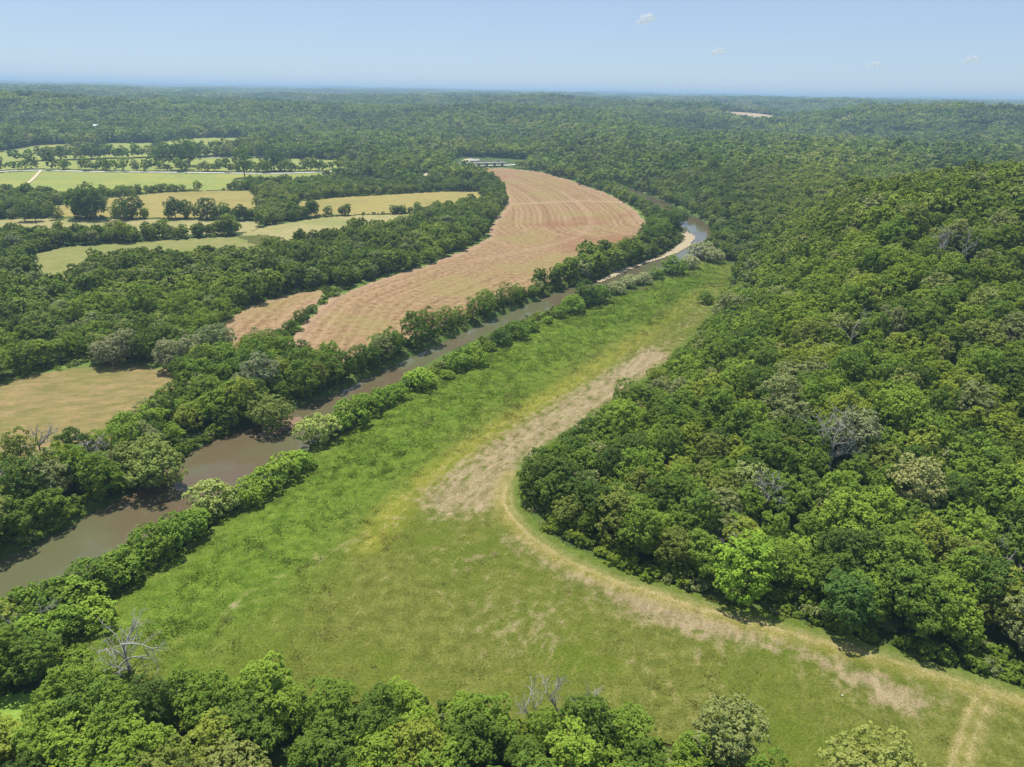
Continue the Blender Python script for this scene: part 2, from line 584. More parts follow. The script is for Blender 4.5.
def scatter_group(coll):
    g = bpy.data.node_groups.new('scatter', 'GeometryNodeTree')
    g.interface.new_socket('Geometry', in_out='INPUT', socket_type='NodeSocketGeometry')
    g.interface.new_socket('Geometry', in_out='OUTPUT', socket_type='NodeSocketGeometry')
    N = g.nodes
    gi, go = N.new('NodeGroupInput'), N.new('NodeGroupOutput')
    mp = N.new('GeometryNodeMeshToPoints')
    ip = N.new('GeometryNodeInstanceOnPoints')
    ci = N.new('GeometryNodeCollectionInfo')
    ci.inputs['Collection'].default_value = coll
    ci.inputs['Separate Children'].default_value = True
    ci.inputs['Reset Children'].default_value = True
    ip.inputs['Pick Instance'].default_value = True

    def na(name, typ):
        a = N.new('GeometryNodeInputNamedAttribute')
        a.data_type = typ
        a.inputs['Name'].default_value = name
        return a.outputs[0]
    L = g.links.new
    L(gi.outputs[0], mp.inputs[0])
    L(mp.outputs[0], ip.inputs['Points'])
    L(ci.outputs[0], ip.inputs['Instance'])
    L(na('pick', 'INT'), ip.inputs['Instance Index'])
    eu = N.new('ShaderNodeCombineXYZ')
    L(na('turn', 'FLOAT'), eu.inputs[2])
    er = N.new('FunctionNodeEulerToRotation')
    L(eu.outputs[0], er.inputs[0])
    L(er.outputs[0], ip.inputs['Rotation'])
    L(na('size', 'FLOAT_VECTOR'), ip.inputs['Scale'])
    return g, ip, go


def scatter(name, layers, label, cat):
    """ONE stuff object; layers: (points, scales (n,3), model collection)"""
    V = np.vstack([l[0] for l in layers])
    S = np.vstack([l[1] for l in layers])
    me = bpy.data.meshes.new(name)
    me.vertices.add(len(V))
    me.vertices.foreach_set('co', V.astype(np.float32).ravel())
    rg = np.random.default_rng(len(V))
    lay = np.concatenate([np.full(len(l[0]), i) for i, l in enumerate(layers)]).astype(np.int32)
    for nm, typ, key, val in (('pick', 'INT', 'value', rg.integers(0, 6, len(V)).astype(np.int32)), ('layer', 'INT', 'value', lay), ('turn', 'FLOAT', 'value', rg.uniform(0, 6.28, len(V)).astype(np.float32)), ('size', 'FLOAT_VECTOR', 'vector', S.astype(np.float32).ravel())):
        me.attributes.new(nm, typ, 'POINT').data.foreach_set(key, val)
    o = link(name, me)
    g = bpy.data.node_groups.new('scatter', 'GeometryNodeTree')
    g.interface.new_socket('Geometry', in_out='INPUT', socket_type='NodeSocketGeometry')
    g.interface.new_socket('Geometry', in_out='OUTPUT', socket_type='NodeSocketGeometry')
    N, L = g.nodes, g.links.new
    gi, go, jn = N.new('NodeGroupInput'), N.new('NodeGroupOutput'), N.new('GeometryNodeJoinGeometry')

    def na(nm, typ):
        a = N.new('GeometryNodeInputNamedAttribute')
        a.data_type = typ
        a.inputs['Name'].default_value = nm
        return a.outputs[0]
    mp = N.new('GeometryNodeMeshToPoints')
    L(gi.outputs[0], mp.inputs[0])
    for i, l in enumerate(layers):
        ip, ci = N.new('GeometryNodeInstanceOnPoints'), N.new('GeometryNodeCollectionInfo')
        ci.inputs['Collection'].default_value = l[2]
        ci.inputs['Separate Children'].default_value = True
        ci.inputs['Reset Children'].default_value = True
        ip.inputs['Pick Instance'].default_value = True
        cmp_ = N.new('FunctionNodeCompare')
        cmp_.data_type = 'INT'
        cmp_.operation = 'EQUAL'
        ins = [s for s in cmp_.inputs if s.type == 'INT']
        L(na('layer', 'INT'), ins[0])
        ins[1].default_value = i
        L(mp.outputs[0], ip.inputs['Points'])
        L(cmp_.outputs[0], ip.inputs['Selection'])
        L(ci.outputs[0], ip.inputs['Instance'])
        L(na('pick', 'INT'), ip.inputs['Instance Index'])
        eu, er = N.new('ShaderNodeCombineXYZ'), N.new('FunctionNodeEulerToRotation')
        L(na('turn', 'FLOAT'), eu.inputs[2])
        L(eu.outputs[0], er.inputs[0])
        L(er.outputs[0], ip.inputs['Rotation'])
        L(na('size', 'FLOAT_VECTOR'), ip.inputs['Scale'])
        L(ip.outputs[0], jn.inputs[0])
    L(jn.outputs[0], go.inputs[0])
    md = o.modifiers.new('scatter', 'NODES')
    md.node_group = g
    return tag(o, label, cat, None, 'stuff')


# ------------------------------------------------------------------ ground sheet: one fan of cells, fine in front
ang = np.radians(np.concatenate([np.arange(-180, -56, 4.0), np.arange(-56, -42, .7), np.arange(-42, 42, .12), np.arange(42, 56, .7), np.arange(56, 180, 4.0)]))
rad = [34.0]
while rad[-1] < 1100: rad.append(rad[-1] * 1.0075)
while rad[-1] < 24000: rad.append(rad[-1] * 1.018)
rad = np.array(rad)
NA, NR = len(ang), len(rad)
GX = (np.sin(ang)[None, :] * rad[:, None]).ravel()
GY = (np.cos(ang)[None, :] * rad[:, None]).ravel()
GZ = height(GX, GY)
GP = np.stack([GX, GY], 1)
ii, jj = np.meshgrid(np.arange(NR - 1), np.arange(NA), indexing='ij')
j2 = (jj + 1) % NA
QF = np.stack([ii * NA + jj, ii * NA + j2, (ii + 1) * NA + j2, (ii + 1) * NA + jj], -1).reshape(-1, 4)[:, ::-1]
g_r = np.repeat(rad, NA)
tuss = ((fbm(GX / 1.7, GY / 1.7, 41, 3) - .5) * .42 + (fbm(GX / 6, GY / 6, 44, 2) - .5) * .3) * (1 - sstep(300, 700, g_r))
WOB = np.stack([fbm(GX / 5, GY / 5, 61, 3) - .5, fbm(GX / 5, GY / 5, 67, 3) - .5], 1) * 5.0 * np.clip(g_r / 250, .5, 2.5)[:, None] ** .5

t = NT('forest_floor')
n1, n2 = t.noise(.05, 5), t.noise(.9, 4, .65)
c = t.mix(t.step(.4, .62, n1), (.045, .075, .018), (.085, .13, .028))
c = t.mix(t.step(.5, .75, n2), c, (.12, .13, .05))
far_c = t.mix(t.noise(.012, 6, .7), (.03, .06, .016), (.085, .14, .032))
dist = t.n('ShaderNodeVectorMath', operation='LENGTH')
t.put(dist.inputs[0], t.pos())
c = t.mix(t.step(900, 1500, dist.outputs['Value']), c, far_c)
M_FLOOR = t.done(t.bsdf(c, .95, .05, t.bump(n2, .6, .4)))
GV = np.stack([GX, GY, GZ], 1)
cen = np.array([[0, 0, 0.0]])
ground = link('ground', mesh('ground', GV, QF, M_FLOOR, True))
tag(ground, kind='structure')
hub = np.vstack([np.array([[0, 0, 0.]]), np.stack([np.sin(ang) * 34, np.cos(ang) * 34, np.zeros(NA)], 1)])
hf_ = np.stack([np.zeros(NA, int), 1 + (np.arange(NA) + 1) % NA, 1 + np.arange(NA)], 1)
tag(link('ground_near', mesh('ground_near', hub, hf_, M_FLOOR)), kind='structure')

CELL = GP[QF].mean(1)
CWOB = WOB[QF].mean(1)
CELL_R = np.hypot(CELL[:, 0], CELL[:, 1])


def sheet(name, sel, mat, lift=.05, tuft=1.0, zfun=None, **attrs):
    fs = QF[sel]
    used, inv = np.unique(fs.ravel(), return_inverse=True)
    z = GZ[used] if zfun is None else zfun(used)
    V = np.stack([GX[used], GY[used], z + lift + (tuss[used] + .36) * tuft], 1)
    me = mesh(name, V, inv.reshape(-1, 4), mat, True)
    P = GP[used]
    add_attr(me, **{k: f(P) for k, f in attrs.items()})
    return tag(link(name, me), kind='structure')


def in_field(name, near=0.0):
    Q = FIELD[name]
    lo, hi = Q.min(0) - 12, Q.max(0) + 12
    k = (CELL[:, 0] > lo[0]) & (CELL[:, 0] < hi[0]) & (CELL[:, 1] > lo[1]) & (CELL[:, 1] < hi[1])
    idx = np.flatnonzero(k)
    ins = inside(CELL[idx] + CWOB[idx] * (1 if name != 'distant_field' else 0), Q)
    out = np.zeros(len(CELL), bool)
    out[idx[ins]] = True
    return out


# meadow
MD = at(640, 300) - at(400, 500)
M_ANG = math.atan2(MD[1], MD[0])

G_POLY = poly([(725, 258), (600, 300), (480, 345), (380, 405), (300, 465), (180, 552), (60, 640), (90, 668), (200, 650), (285, 590), (330, 545), (395, 492), (440, 448), (520, 395), (600, 345), (665, 312), (712, 282)])
T1 = poly([(412, 502), (450, 468), (520, 422), (590, 380), (650, 350), (668, 358), (632, 394), (592, 428), (535, 462), (523, 490), (515, 506), (480, 516), (440, 520)])
T2 = poly([(630, 372), (655, 340), (700, 298), (722, 284), (720, 312), (676, 362)])
YEL = smooth(poly([(700, 292), (640, 340), (560, 392), (500, 428), (455, 460), (405, 500), (370, 545)]), 2)
PINK = smooth(poly([(520, 540), (560, 566), (610, 590), (660, 606), (720, 628), (780, 645), (840, 668), (900, 700)]), 2)
WISP = smooth(poly([(225, 612), (270, 588), (310, 566), (360, 540), (400, 520)]), 2)
BL = [(520, 638, 9, .8), (470, 610, 6, .5), (440, 560, 9, .45), (570, 600, 8, .5), (625, 655, 6, .4), (700, 690, 9, .4), (860, 700, 8, .5), (930, 690, 8, .4), (500, 560, 9, .5), (350, 610, 6, .3), (700, 625, 8, .9), (640, 608, 6, .9), (1010, 720, 12, .5)]


def m_tan(P):
    v = sstep(8, -7, sdist(P, T1)) * .8 + sstep(11, -7, sdist(P, T2)) * .36 + sstep(7, 0, line_dist(P, PINK)) * .5 + sstep(4, 0, line_dist(P, WISP)) * .34
    for px, py, r, s in BL:
        q = at(px, py)
        v = v + s * np.exp(-((P - q) ** 2).sum(1) / r ** 2) * .5
    return np.clip(v, 0, 1.2)

meadow_attrs = dict(
    tan=m_tan,
    green=lambda P: sstep(14, -10, sdist(P, G_POLY)),
    yellow=lambda P: .75 * sstep(7, 0, line_dist(P, YEL)) * (1 - .6 * sstep(200, 300, P[:, 1])),
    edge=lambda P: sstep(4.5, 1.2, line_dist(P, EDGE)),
    rut=lambda P: np.maximum(np.exp(-((line_dist(P, TRACK) - .85) / .5) ** 2), .55 * np.exp(-((line_dist(P, SIDE_TRACK) - .9) / .5) ** 2)),
    lane=lambda P: np.maximum(sstep(5.5, 1.2, line_dist(P, TRACK)), .5 * sstep(2.6, .6, line_dist(P, SIDE_TRACK))),
)
t = NT('meadow_grass')
mv = t.pos((.75, 2.6, 1), -M_ANG)
cl = t.noise(.42, 5, .62)
fi = t.noise(2.6, 4, .7)
st = t.noise(.22, 5, .62, mv)
lg = t.noise(.03, 4, .55)
olive = t.mix(t.step(.3, .7, cl), (.098, .114, .022), (.164, .174, .040))
olive = t.mix(t.step(.42, .68, lg), olive, (.100, .134, .018))
olive = t.mix(t.step(.55, .78, st, 0, .55), olive, (.245, .215, .066))
grn = t.mix(t.step(.28, .72, cl), (.066, .116, .013), (.140, .202, .028))
grn = t.mix(t.step(.5, .75, st, 0, .5), grn, (.185, .225, .045))
col = t.mix(t.attr('green'), olive, grn)
yl = t.mix(t.step(.35, .7, cl), (.235, .23, .030), (.31, .275, .058))
col = t.mix(t.math('MULTIPLY', t.attr('yellow'), t.step(.3, .6, st, .25, .85)), col, yl)
tanc = t.mix(t.step(.3, .7, st), (.235, .180, .105), (.335, .265, .160))
tanc = t.mix(t.step(.55, .7, fi), tanc, (.215, .205, .065))
tm = t.math('ADD', t.attr('tan'), t.math('MULTIPLY', t.math('SUBTRACT', t.math('ADD', t.math('MULTIPLY', st, .55), t.math('MULTIPLY', cl, 1.05)), .8), 1.6))
col = t.mix(t.step(.25, .95, tm), col, tanc)
lane = t.mix(t.step(.35, .7, cl), (.225, .205, .050), (.31, .255, .10))
col = t.mix(t.math('MULTIPLY', t.attr('lane'), t.step(.3, .65, st, .55, .95)), col, lane)
col = t.mix(t.math('MULTIPLY', t.attr('rut'), t.step(.3, .6, cl, .4, .95)), col, (.37, .295, .15))
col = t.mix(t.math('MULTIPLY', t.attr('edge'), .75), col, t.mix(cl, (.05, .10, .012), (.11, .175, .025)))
col = t.mix(1.0, col, t.mix(t.step(.2, .8, fi), (.55, .55, .52), (1.42, 1.42, 1.40)), 'MULTIPLY')
M_MEADOW = t.done(t.bsdf(col, 1.0, .0, t.bump(t.math('ADD', fi, cl), .75, .35)))
meadow_sel = in_field('meadow')
tr_d = np.full(len(CELL), 99.)
k = np.flatnonzero(meadow_sel)
tr_d[k] = np.minimum(line_dist(CELL[k] + CWOB[k] * .15, TRACK) / 2.4, line_dist(CELL[k] + CWOB[k] * .15, SIDE_TRACK) / 1.7)
sheet('meadow', meadow_sel & (tr_d >= 1), M_MEADOW, **meadow_attrs)
sheet('dirt_track', meadow_sel & (tr_d < 1), M_MEADOW, **meadow_attrs)

# ploughed fields
LEFT = smooth(poly([(262, 380), (283, 350), (310, 317), (330, 299), (360, 287), (400, 274), (430, 264), (462, 252), (490, 240), (520, 222), (560, 204), (588, 194)]), 2)
RIGHT_E = smooth(poly([(440, 167), (500, 168), (540, 172), (575, 182), (610, 195), (638, 212), (650, 226)]), 2)
t = NT('ploughed_soil')
row = t.attr('row')
cl, fi, lg = t.noise(.35, 5, .65), t.noise(1.6, 4, .7), t.noise(.035, 4, .6)
wob = t.math('ADD', row, t.math('MULTIPLY', t.math('SUBTRACT', lg, .5), 3.5))
cx = t.n('ShaderNodeCombineXYZ')
t.put(cx.inputs[0], wob)
band = t.noise(.14, 3, .6, cx.outputs[0])
w1 = t.math('MULTIPLY', t.math('SUBTRACT', band, .5), 5.0)
w2 = t.math('SINE', t.math('MULTIPLY', wob, 2 * math.pi / 4.7))
st = t.math('ADD', t.math('MULTIPLY', t.math('MULTIPLY', w1, t.attr('arcs')), .17), t.math('ADD', t.math('MULTIPLY', t.math('MULTIPLY', w2, t.attr('arcs')), .05), t.math('ADD', t.math('MULTIPLY', cl, 1.15), t.math('MULTIPLY', fi, .5))))
col = t.mix(t.step(.42, 1.18, st), (.150, .082, .042), (.345, .242, .130))
col = t.mix(t.math('MULTIPLY', t.step(.46, .62, t.noise(.02, 4, .55)), t.step(.4, .9, st, .25, .6)), col, (.24, .20, .075))
col = t.mix(t.step(.54, .68, t.noise(.016, 3, .5, t.pos((1.3, 1, 1), .7)), 0, .6), col, (.215, .105, .055))
speck = t.noise(1.1, 3, .8)
col = t.mix(t.step(.60, .72, speck, 0, .7), col, (.50, .39, .25))
col = t.mix(t.math('MULTIPLY', t.attr('margin'), .8), col, (.38, .265, .175))
col = t.mix(1.0, col, t.mix(fi, (.62, .62, .62), (1.36, 1.36, 1.36)), 'MULTIPLY')
M_PLOUGH = t.done(t.bsdf(col, 1.0, .0, t.bump(t.math('ADD', fi, cl), .6, .4)))


def f_row(P):
    a = line_dist(P, LEFT)
    b = line_dist(P, RIGHT_E)
    return np.where(P[:, 1] > 400, b, a)

CROSS = smooth(poly([(505, 205), (540, 203), (585, 201), (625, 203)]), 2)
ARC = smooth(poly([(470, 262), (520, 252), (560, 244), (588, 232), (592, 220), (580, 206), (562, 192)]), 2)
sheet('ploughed_field', in_field('ploughed_field'), M_PLOUGH, tuft=.6, row=f_row, arcs=lambda P: sstep(405, 480, P[:, 1]) + .85 * sstep(398, 350, P[:, 1]), margin=lambda P: np.clip(sstep(3.5, 1.0, line_dist(P, CROSS)) + .35 * sstep(4, 1, line_dist(P, ARC)) + .6 * sstep(8, 1, line_dist(P, np.vstack([FIELD['ploughed_field'], FIELD['ploughed_field'][:1]]))), 0, 1))
sheet('stubble_field', in_field('stubble_field'), M_PLOUGH, tuft=.6, row=f_row, arcs=lambda P: sstep(405, 480, P[:, 1]) + .85 * sstep(398, 350, P[:, 1]), margin=lambda P: .3 * sstep(8, 1, line_dist(P, np.vstack([FIELD['stubble_field'], FIELD['stubble_field'][:1]]))))


def pasture_mat(name, a, b, c, fc=.4, sc=(1, 2.5, 1)):
    t = NT(name)
    cl, lg, fi = t.noise(.12, 5, .6, t.pos(sc, -.3)), t.noise(.022, 4, .55), t.noise(1.3, 4, .7)
    col = t.mix(t.step(.3, .7, cl), a, b)
    col = t.mix(t.step(.45, .66, lg, 0, fc * 2), col, c)
    col = t.mix(1.0, col, t.mix(fi, (.62, .62, .62), (1.38, 1.38, 1.38)), 'MULTIPLY')
    return t.done(t.bsdf(col, 1.0, .0, t.bump(fi, .6, .35)))

M_HAY = pasture_mat('dry_hay', (.155, .142, .050), (.275, .200, .092), (.13, .155, .042), .42)
M_YEL = pasture_mat('ripe_grass', (.24, .212, .072), (.315, .255, .092), (.225, .20, .068), .4)
M_TAN = pasture_mat('dry_grass', (.25, .235, .095), (.33, .28, .135), (.20, .22, .07), .4)
M_PAS = pasture_mat('green_grass', (.19, .225, .062), (.26, .285, .088), (.29, .285, .075), .35)
M_CLR = pasture_mat('clearing_grass', (.165, .185, .058), (.25, .23, .09), (.15, .19, .045), .4)
M_SOIL = pasture_mat('pale_soil', (.46, .38, .24), (.55, .47, .33), (.40, .34, .20), .4)
M_FAR = pasture_mat('far_dry_soil', (.36, .27, .18), (.44, .35, .25), (.32, .28, .15), .4)
M_VERGE = pasture_mat('verge_grass', (.085, .14, .03), (.15, .21, .05), (.14, .18, .045), .4)
M_GLADE = pasture_mat('glade_grass', (.15, .25, .04), (.22, .33, .06), (.18, .26, .05), .4)
for nm, m in (('hay_field', M_HAY), ('far_clearing', M_CLR), ('fallow_strip', M_TAN), ('tan_field', M_YEL), ('yellow_field', M_YEL), ('narrow_strip', M_TAN), ('green_pasture', M_PAS), ('roadside_pasture', M_PAS), ('upper_pasture', M_PAS), ('bare_clearing', M_SOIL), ('distant_field', M_FAR), ('gravel_lot', M_SOIL), ('glade', M_GLADE), ('road_verge', M_SOIL)):
    sheet(nm, in_field(nm), m, tuft=.7, lift=.06 if nm != 'distant_field' else .8)

# river bank grass strip between field and wood
def near_poly_ring(name, w):
    Q = FIELD[name]
    lo, hi = Q.min(0) - w - 8, Q.max(0) + w + 8
    k = (CELL[:, 0] > lo[0]) & (CELL[:, 0] < hi[0]) & (CELL[:, 1] > lo[1]) & (CELL[:, 1] < hi[1])
    idx = np.flatnonzero(k)
    d = sdist(CELL[idx] + CWOB[idx] * .6, Q)
    out = np.zeros(len(CELL), bool)
    out[idx[(d < w)]] = True
    return out & ~in_field(name)

verge = near_poly_ring('ploughed_field', 6) | near_poly_ring('stubble_field', 6) | near_poly_ring('hay_field', 6)
for nm in FIELD:
    verge &= ~in_field(nm)
rd = np.full(len(CELL), 99.)
k = np.flatnonzero(verge)
d, a_, s_, seg = line_dist(CELL[k], RIV_S, True)
rd[k] = d - np.interp(seg, np.arange(len(RHW_S)), RHW_S)
sheet('grass_verge', verge & (rd > 4), M_VERGE, lift=.03, tuft=.8)

# pale lanes
def ribbon(name, L, w, mat, lift):
    d = np.gradient(L, axis=0)
    n = unit(np.stack([-d[:, 1], d[:, 0]], 1))
    A, B = L + n * w, L - n * w
    V = np.vstack([np.column_stack([A, height(A[:, 0], A[:, 1]) + lift]), np.column_stack([B, height(B[:, 0], B[:, 1]) + lift])])
    k = len(L)
    Fc = [(i, i + 1, k + i + 1, k + i) for i in range(k - 1)]
    return tag(link(name, mesh(name, V, Fc, mat, True)), kind='structure')

t = NT('gravel')
M_GRAVEL = t.done(t.bsdf(t.mix(t.noise(.5, 5), (.50, .48, .43), (.66, .63, .57)), .9, .1))
ribbon('gravel_road', ROAD, 3.6, M_GRAVEL, .75)
ribbon('farm_lane', LANE, 3.2, M_GRAVEL, .75)
ribbon('field_entrance', SPUR, 1.6, M_SOIL, .8)

# river, bars
t = NT('river_water')
n = t.noise(.018, 3, .5)
wc = t.mix(t.step(.42, .62, n), (.102, .104, .048), (.110, .080, .046))
wc = t.mix(t.step(.5, .8, t.noise(.12, 4, .6)), wc, (.116, .114, .058))
rip = t.noise(.55, 3, .6, t.pos((1, 2.2, 1), -M_ANG))
o = t.n('ShaderNodeBsdfPrincipled')
t.put(o.inputs['Base Color'], wc)
o.inputs['Roughness'].default_value = .07
o.inputs['IOR'].default_value = 1.33
o.inputs['Specular IOR Level'].default_value = .45
t.put(o.inputs['Normal'], t.bump(rip, .06, .3))
M_WATER = t.done(o.outputs[0])
d = np.gradient(RIV_S, axis=0)
nrm = unit(np.stack([-d[:, 1], d[:, 0]], 1))
k = len(RIV_S)
A, B = RIV_S + nrm * (RHW_S + 2.6)[:, None], RIV_S - nrm * (RHW_S + 2.6)[:, None]
V = np.vstack([np.column_stack([A, np.full(k, -1.5)]), np.column_stack([B, np.full(k, -1.5)])])
tag(link('river', mesh('river', V, [(i, k + i, k + i + 1, i + 1) for i in range(k - 1)], M_WATER)), kind='structure')

t = NT('river_sand')
M_SAND = t.done(t.bsdf(t.mix(t.noise(.25, 5), (.29, .24, .15), (.41, .34, .22)), .95, .05))
t = NT('river_mud')
M_MUD = t.done(t.bsdf(t.mix(t.noise(.4, 5), (.16, .10, .06), (.28, .20, .13)), .9, .1))


def poly_sel(Q):
    lo, hi = Q.min(0) - 8, Q.max(0) + 8
    k = (CELL[:, 0] > lo[0]) & (CELL[:, 0] < hi[0]) & (CELL[:, 1] > lo[1]) & (CELL[:, 1] < hi[1])
    idx = np.flatnonzero(k)
    out = np.zeros(len(CELL), bool)
    out[idx[inside(CELL[idx] + CWOB[idx] * .25, Q)]] = True
    return out

sheet('sand_bar', poly_sel(BAR), M_SAND, tuft=.3, lift=.02, zfun=lambda u: np.clip(GZ[u], -1.35, -.5))
sheet('mud_bank', poly_sel(MUD), M_MUD, tuft=.4, lift=.02, zfun=lambda u: np.clip(GZ[u], -1.45, -.9))


# ------------------------------------------------------------------ where trees stand
OPEN = [FIELD[k] for k in FIELD] + [poly([(452, 172.5), (454, 160), (462, 157), (512, 158.5), (545, 162), (520, 168), (500, 169.5)])]
BARE = poly([(985, 712), (1300, 900), (700, 900), (790, 800)])
RB_LINE = RIV_S


def free(P, pad=1.5):
    ok = np.ones(len(P), bool)
    for Q in OPEN:
        lo, hi = Q.min(0) - 6, Q.max(0) + 6
        k = np.flatnonzero((P[:, 0] > lo[0]) & (P[:, 0] < hi[0]) & (P[:, 1] > lo[1]) & (P[:, 1] < hi[1]) & ok)
        if len(k):
            ok[k] = sdist(P[k], Q) > pad
    k = np.flatnonzero((np.hypot(P[:, 0], P[:, 1]) < 1400) & ok)
    d, a, s, seg = line_dist(P[k], RIV_S, True)
    ok[k] = d > np.interp(seg, np.arange(len(RHW_S)), RHW_S) + 1.2
    k = np.flatnonzero((np.hypot(P[:, 0], P[:, 1]) < 1800) & ok)
    for L, w in ((ROAD, 5), (LANE, 5), (SPUR, 5)):
        ok[k] &= line_dist(P[k], L) > w
    return ok


def jgrid(x0, x1, y0, y1, s, seed, j=.33):
    rg = np.random.default_rng(seed)
    X, Y = np.meshgrid(np.arange(x0, x1, s).astype(float), np.arange(y0, y1, s * .87).astype(float))
    X[1::2] += s / 2
    P = np.stack([X.ravel(), Y.ravel()], 1)
    return P + rg.uniform(-j * s, j * s, P.shape)


def wedge(P, margin=9.0):
    az = np.degrees(np.arctan2(P[:, 0], P[:, 1]))
    return (np.abs(az) < 36.5 + margin + 2500 / np.maximum(np.hypot(P[:, 0], P[:, 1]), 60) * .35)

# right bank line of bushes is set by hand further down: keep the strip between river and meadow clear
_d = None
STRIP = np.vstack([poly([(712, 262), (675, 276), (640, 290), (600, 305), (560, 318), (525, 332), (485, 348), (440, 372), (395, 402), (350, 430), (300, 468), (260, 498), (220, 526), (180, 554), (150, 576), (110, 606), (60, 652)]), poly([(-60, 690), (-90, 650), (0, 607), (50, 592), (100, 562), (150, 530), (200, 502), (240, 478), (290, 448), (340, 414), (385, 386), (435, 358), (485, 334), (525, 318), (560, 306), (600, 295), (640, 280), (675, 266), (703, 252)])])
STRIP2 = poly([(262, 352), (300, 318), (322, 300), (330, 288), (345, 292), (330, 303), (312, 320), (290, 345), (284, 358)])
BARZONE = poly([(600, 282), (640, 262), (655, 255), (672, 244), (664, 236), (684, 225), (700, 238), (690, 250), (650, 268)])

P = jgrid(-700, 800, 40, 760, 6.1, 3)
P = P[wedge(P)]
LBS = smooth(LB[:19], 2)
seg_ = np.concatenate([[0], np.cumsum(np.linalg.norm(np.diff(LBS, axis=0), axis=1))])
tt_ = np.arange(0, seg_[-1], 6.6)
dl = unit(np.stack([np.gradient(LBS[:, 0]), np.gradient(LBS[:, 1])], 1))
bank = np.stack([np.interp(tt_, seg_, LBS[:, 0] - dl[:, 1] * 5.2), np.interp(tt_, seg_, LBS[:, 1] + dl[:, 0] * 5.2)], 1)
bank += np.random.default_rng(2).uniform(-2.2, 2.2, bank.shape)
P = P[np.array([np.min(np.hypot(bank[:, 0] - q[0], bank[:, 1] - q[1])) for q in P]) > 4.6]
P = np.vstack([P, bank])
P = P[free(P)]
for Q in (STRIP, STRIP2, BARZONE):
    P = P[~inside(P, Q)]
ru = np.random.default_rng(17).uniform(size=len(P))
# scrubby ground among the fields on the far side of the river is thinner wood
dE = np.where(inside(P, UP_POLY), 1, -1) * line_dist(P, EDGE)
R_ = np.hypot(P[:, 0], P[:, 1])
z = height(P[:, 0], P[:, 1])
is_right = dE > 0
fg = (P[:, 1] < 118) & ~is_right & (P[:, 0] < 45)
dR, aR, sR, gR = line_dist(P, RIV_S, True)
left_bank = (~is_right) & ~fg & (sR > 0)
keep = np.ones(len(P), bool)
keep &= ~((~is_right) & ~fg & ~left_bank & (P[:, 1] < at(706, 262)[1]))          # nothing between meadow and the near river bank but the bushes
keep &= ~(fg & inside(P, BARE))
keep &= ~((dE > 0) & (dE < 5.0) & (R_ < 420))
P, ru, dE, R_, z, is_right, fg, left_bank, dR, aR = (v[keep] for v in (P, ru, dE, R_, z, is_right, fg, left_bank, dR, aR))
rg = np.random.default_rng(23)
S = .87 * rg.uniform(.68, 1.2, len(P)) * (.85 + .35 * fbm(P[:, 0] / 40, P[:, 1] / 40, 13, 2))
S *= np.where(rg.uniform(size=len(P)) < .06, 1.28, 1)
S *= np.where(is_right, 1.0, np.where(fg, .95, .95))
S = np.where(fg, np.minimum(S, .84), S)
S *= np.where(is_right & (dE < 5), .78, 1)
S *= np.where((~is_right) & (R_ > 400), .88, 1) * np.where((~is_right) & (R_ > 560), .88, 1)
PX, PY, PZ = project(np.column_stack([P, z + 8 * S]))
inframe = (PX > -15) & (PX < W + 15) & (PY > 60) & (PY < H + 22) & (PZ > 0)
app = S / np.linalg.norm(np.column_stack([P, z - CAM_H]), axis=1)
used = np.zeros(len(P), bool)

# ------------------------------------------------------------------ labels
ONES = 'first second third fourth fifth sixth seventh eighth ninth tenth eleventh twelfth thirteenth fourteenth fifteenth sixteenth seventeenth eighteenth nineteenth'.split()
TENS = {20: 'twenty', 30: 'thirty', 40: 'forty', 50: 'fifty', 60: 'sixty', 70: 'seventy', 80: 'eighty'}


def ordinal(n):
    if n < 20:
        return ONES[n - 1]
    t_, o_ = n // 10 * 10, n % 10
    return (TENS[t_][:-1] + 'ieth') if o_ == 0 else TENS[t_] + '-' + ONES[o_ - 1]

TONES = [('dark green', (.058, .104, .027)), ('deep green', (.076, .132, .028)), ('mid green', (.098, .164, .031)), ('fresh green', (.118, .194, .035)), ('bright green', (.145, .226, .040)), ('yellowish green', (.175, .225, .048)), ('olive green', (.125, .162, .045)), ('greyish green', (.155, .185, .100)), ('pale green', (.180, .230, .105))]
TW = np.array([.09, .17, .22, .19, .12, .07, .07, .06, .02])


def put_tree(name, kit, x, y, z, sx, sz, rot, tone, label, cat, group):
    if name == 'riverbank_bush':
        tone = tuple(1.2 * v for v in tone)
    e = bpy.data.objects.new(name, None)
    COL.objects.link(e)
    e.empty_display_size = 1
    e.location = (x, y, z)
    e.rotation_euler = (0, 0, rot)
    e.scale = (sx, sx, sz)
    tag(e, label, cat, group)
    me_c, me_t = kit[0], kit[1]
    c_ = link(me_c.name.split('.')[0], me_c, e)
    j = random.uniform(.9, 1.1)
    c_.color = (tone[0] * j, tone[1] * j, tone[2] * j, 1)
    link(me_t.name.split('.')[0], me_t, e)
    return e

random.seed(5)


def plant(sel, name, rows, cat, group, text, w=TW):
    """rows: (row index per tree, along per tree); text(row, n, tone)"""
    row, along = rows
    idx = np.flatnonzero(sel)
    for r in np.unique(row[idx]):
        k = idx[row[idx] == r]
        k = k[np.argsort(along[k])]
        for n, i in enumerate(k):
            tn = TONES[rg.choice(len(TONES), p=w / w.sum())]
            put_tree(name, tree_mesh[rg.integers(TREE_N)], P[i, 0], P[i, 1], z[i], S[i], S[i] * rg.uniform(.9, 1.15), rg.uniform(0, 6.28), tn[1], text(int(r), n + 1, tn[0]), cat, group)
    used[idx] = True

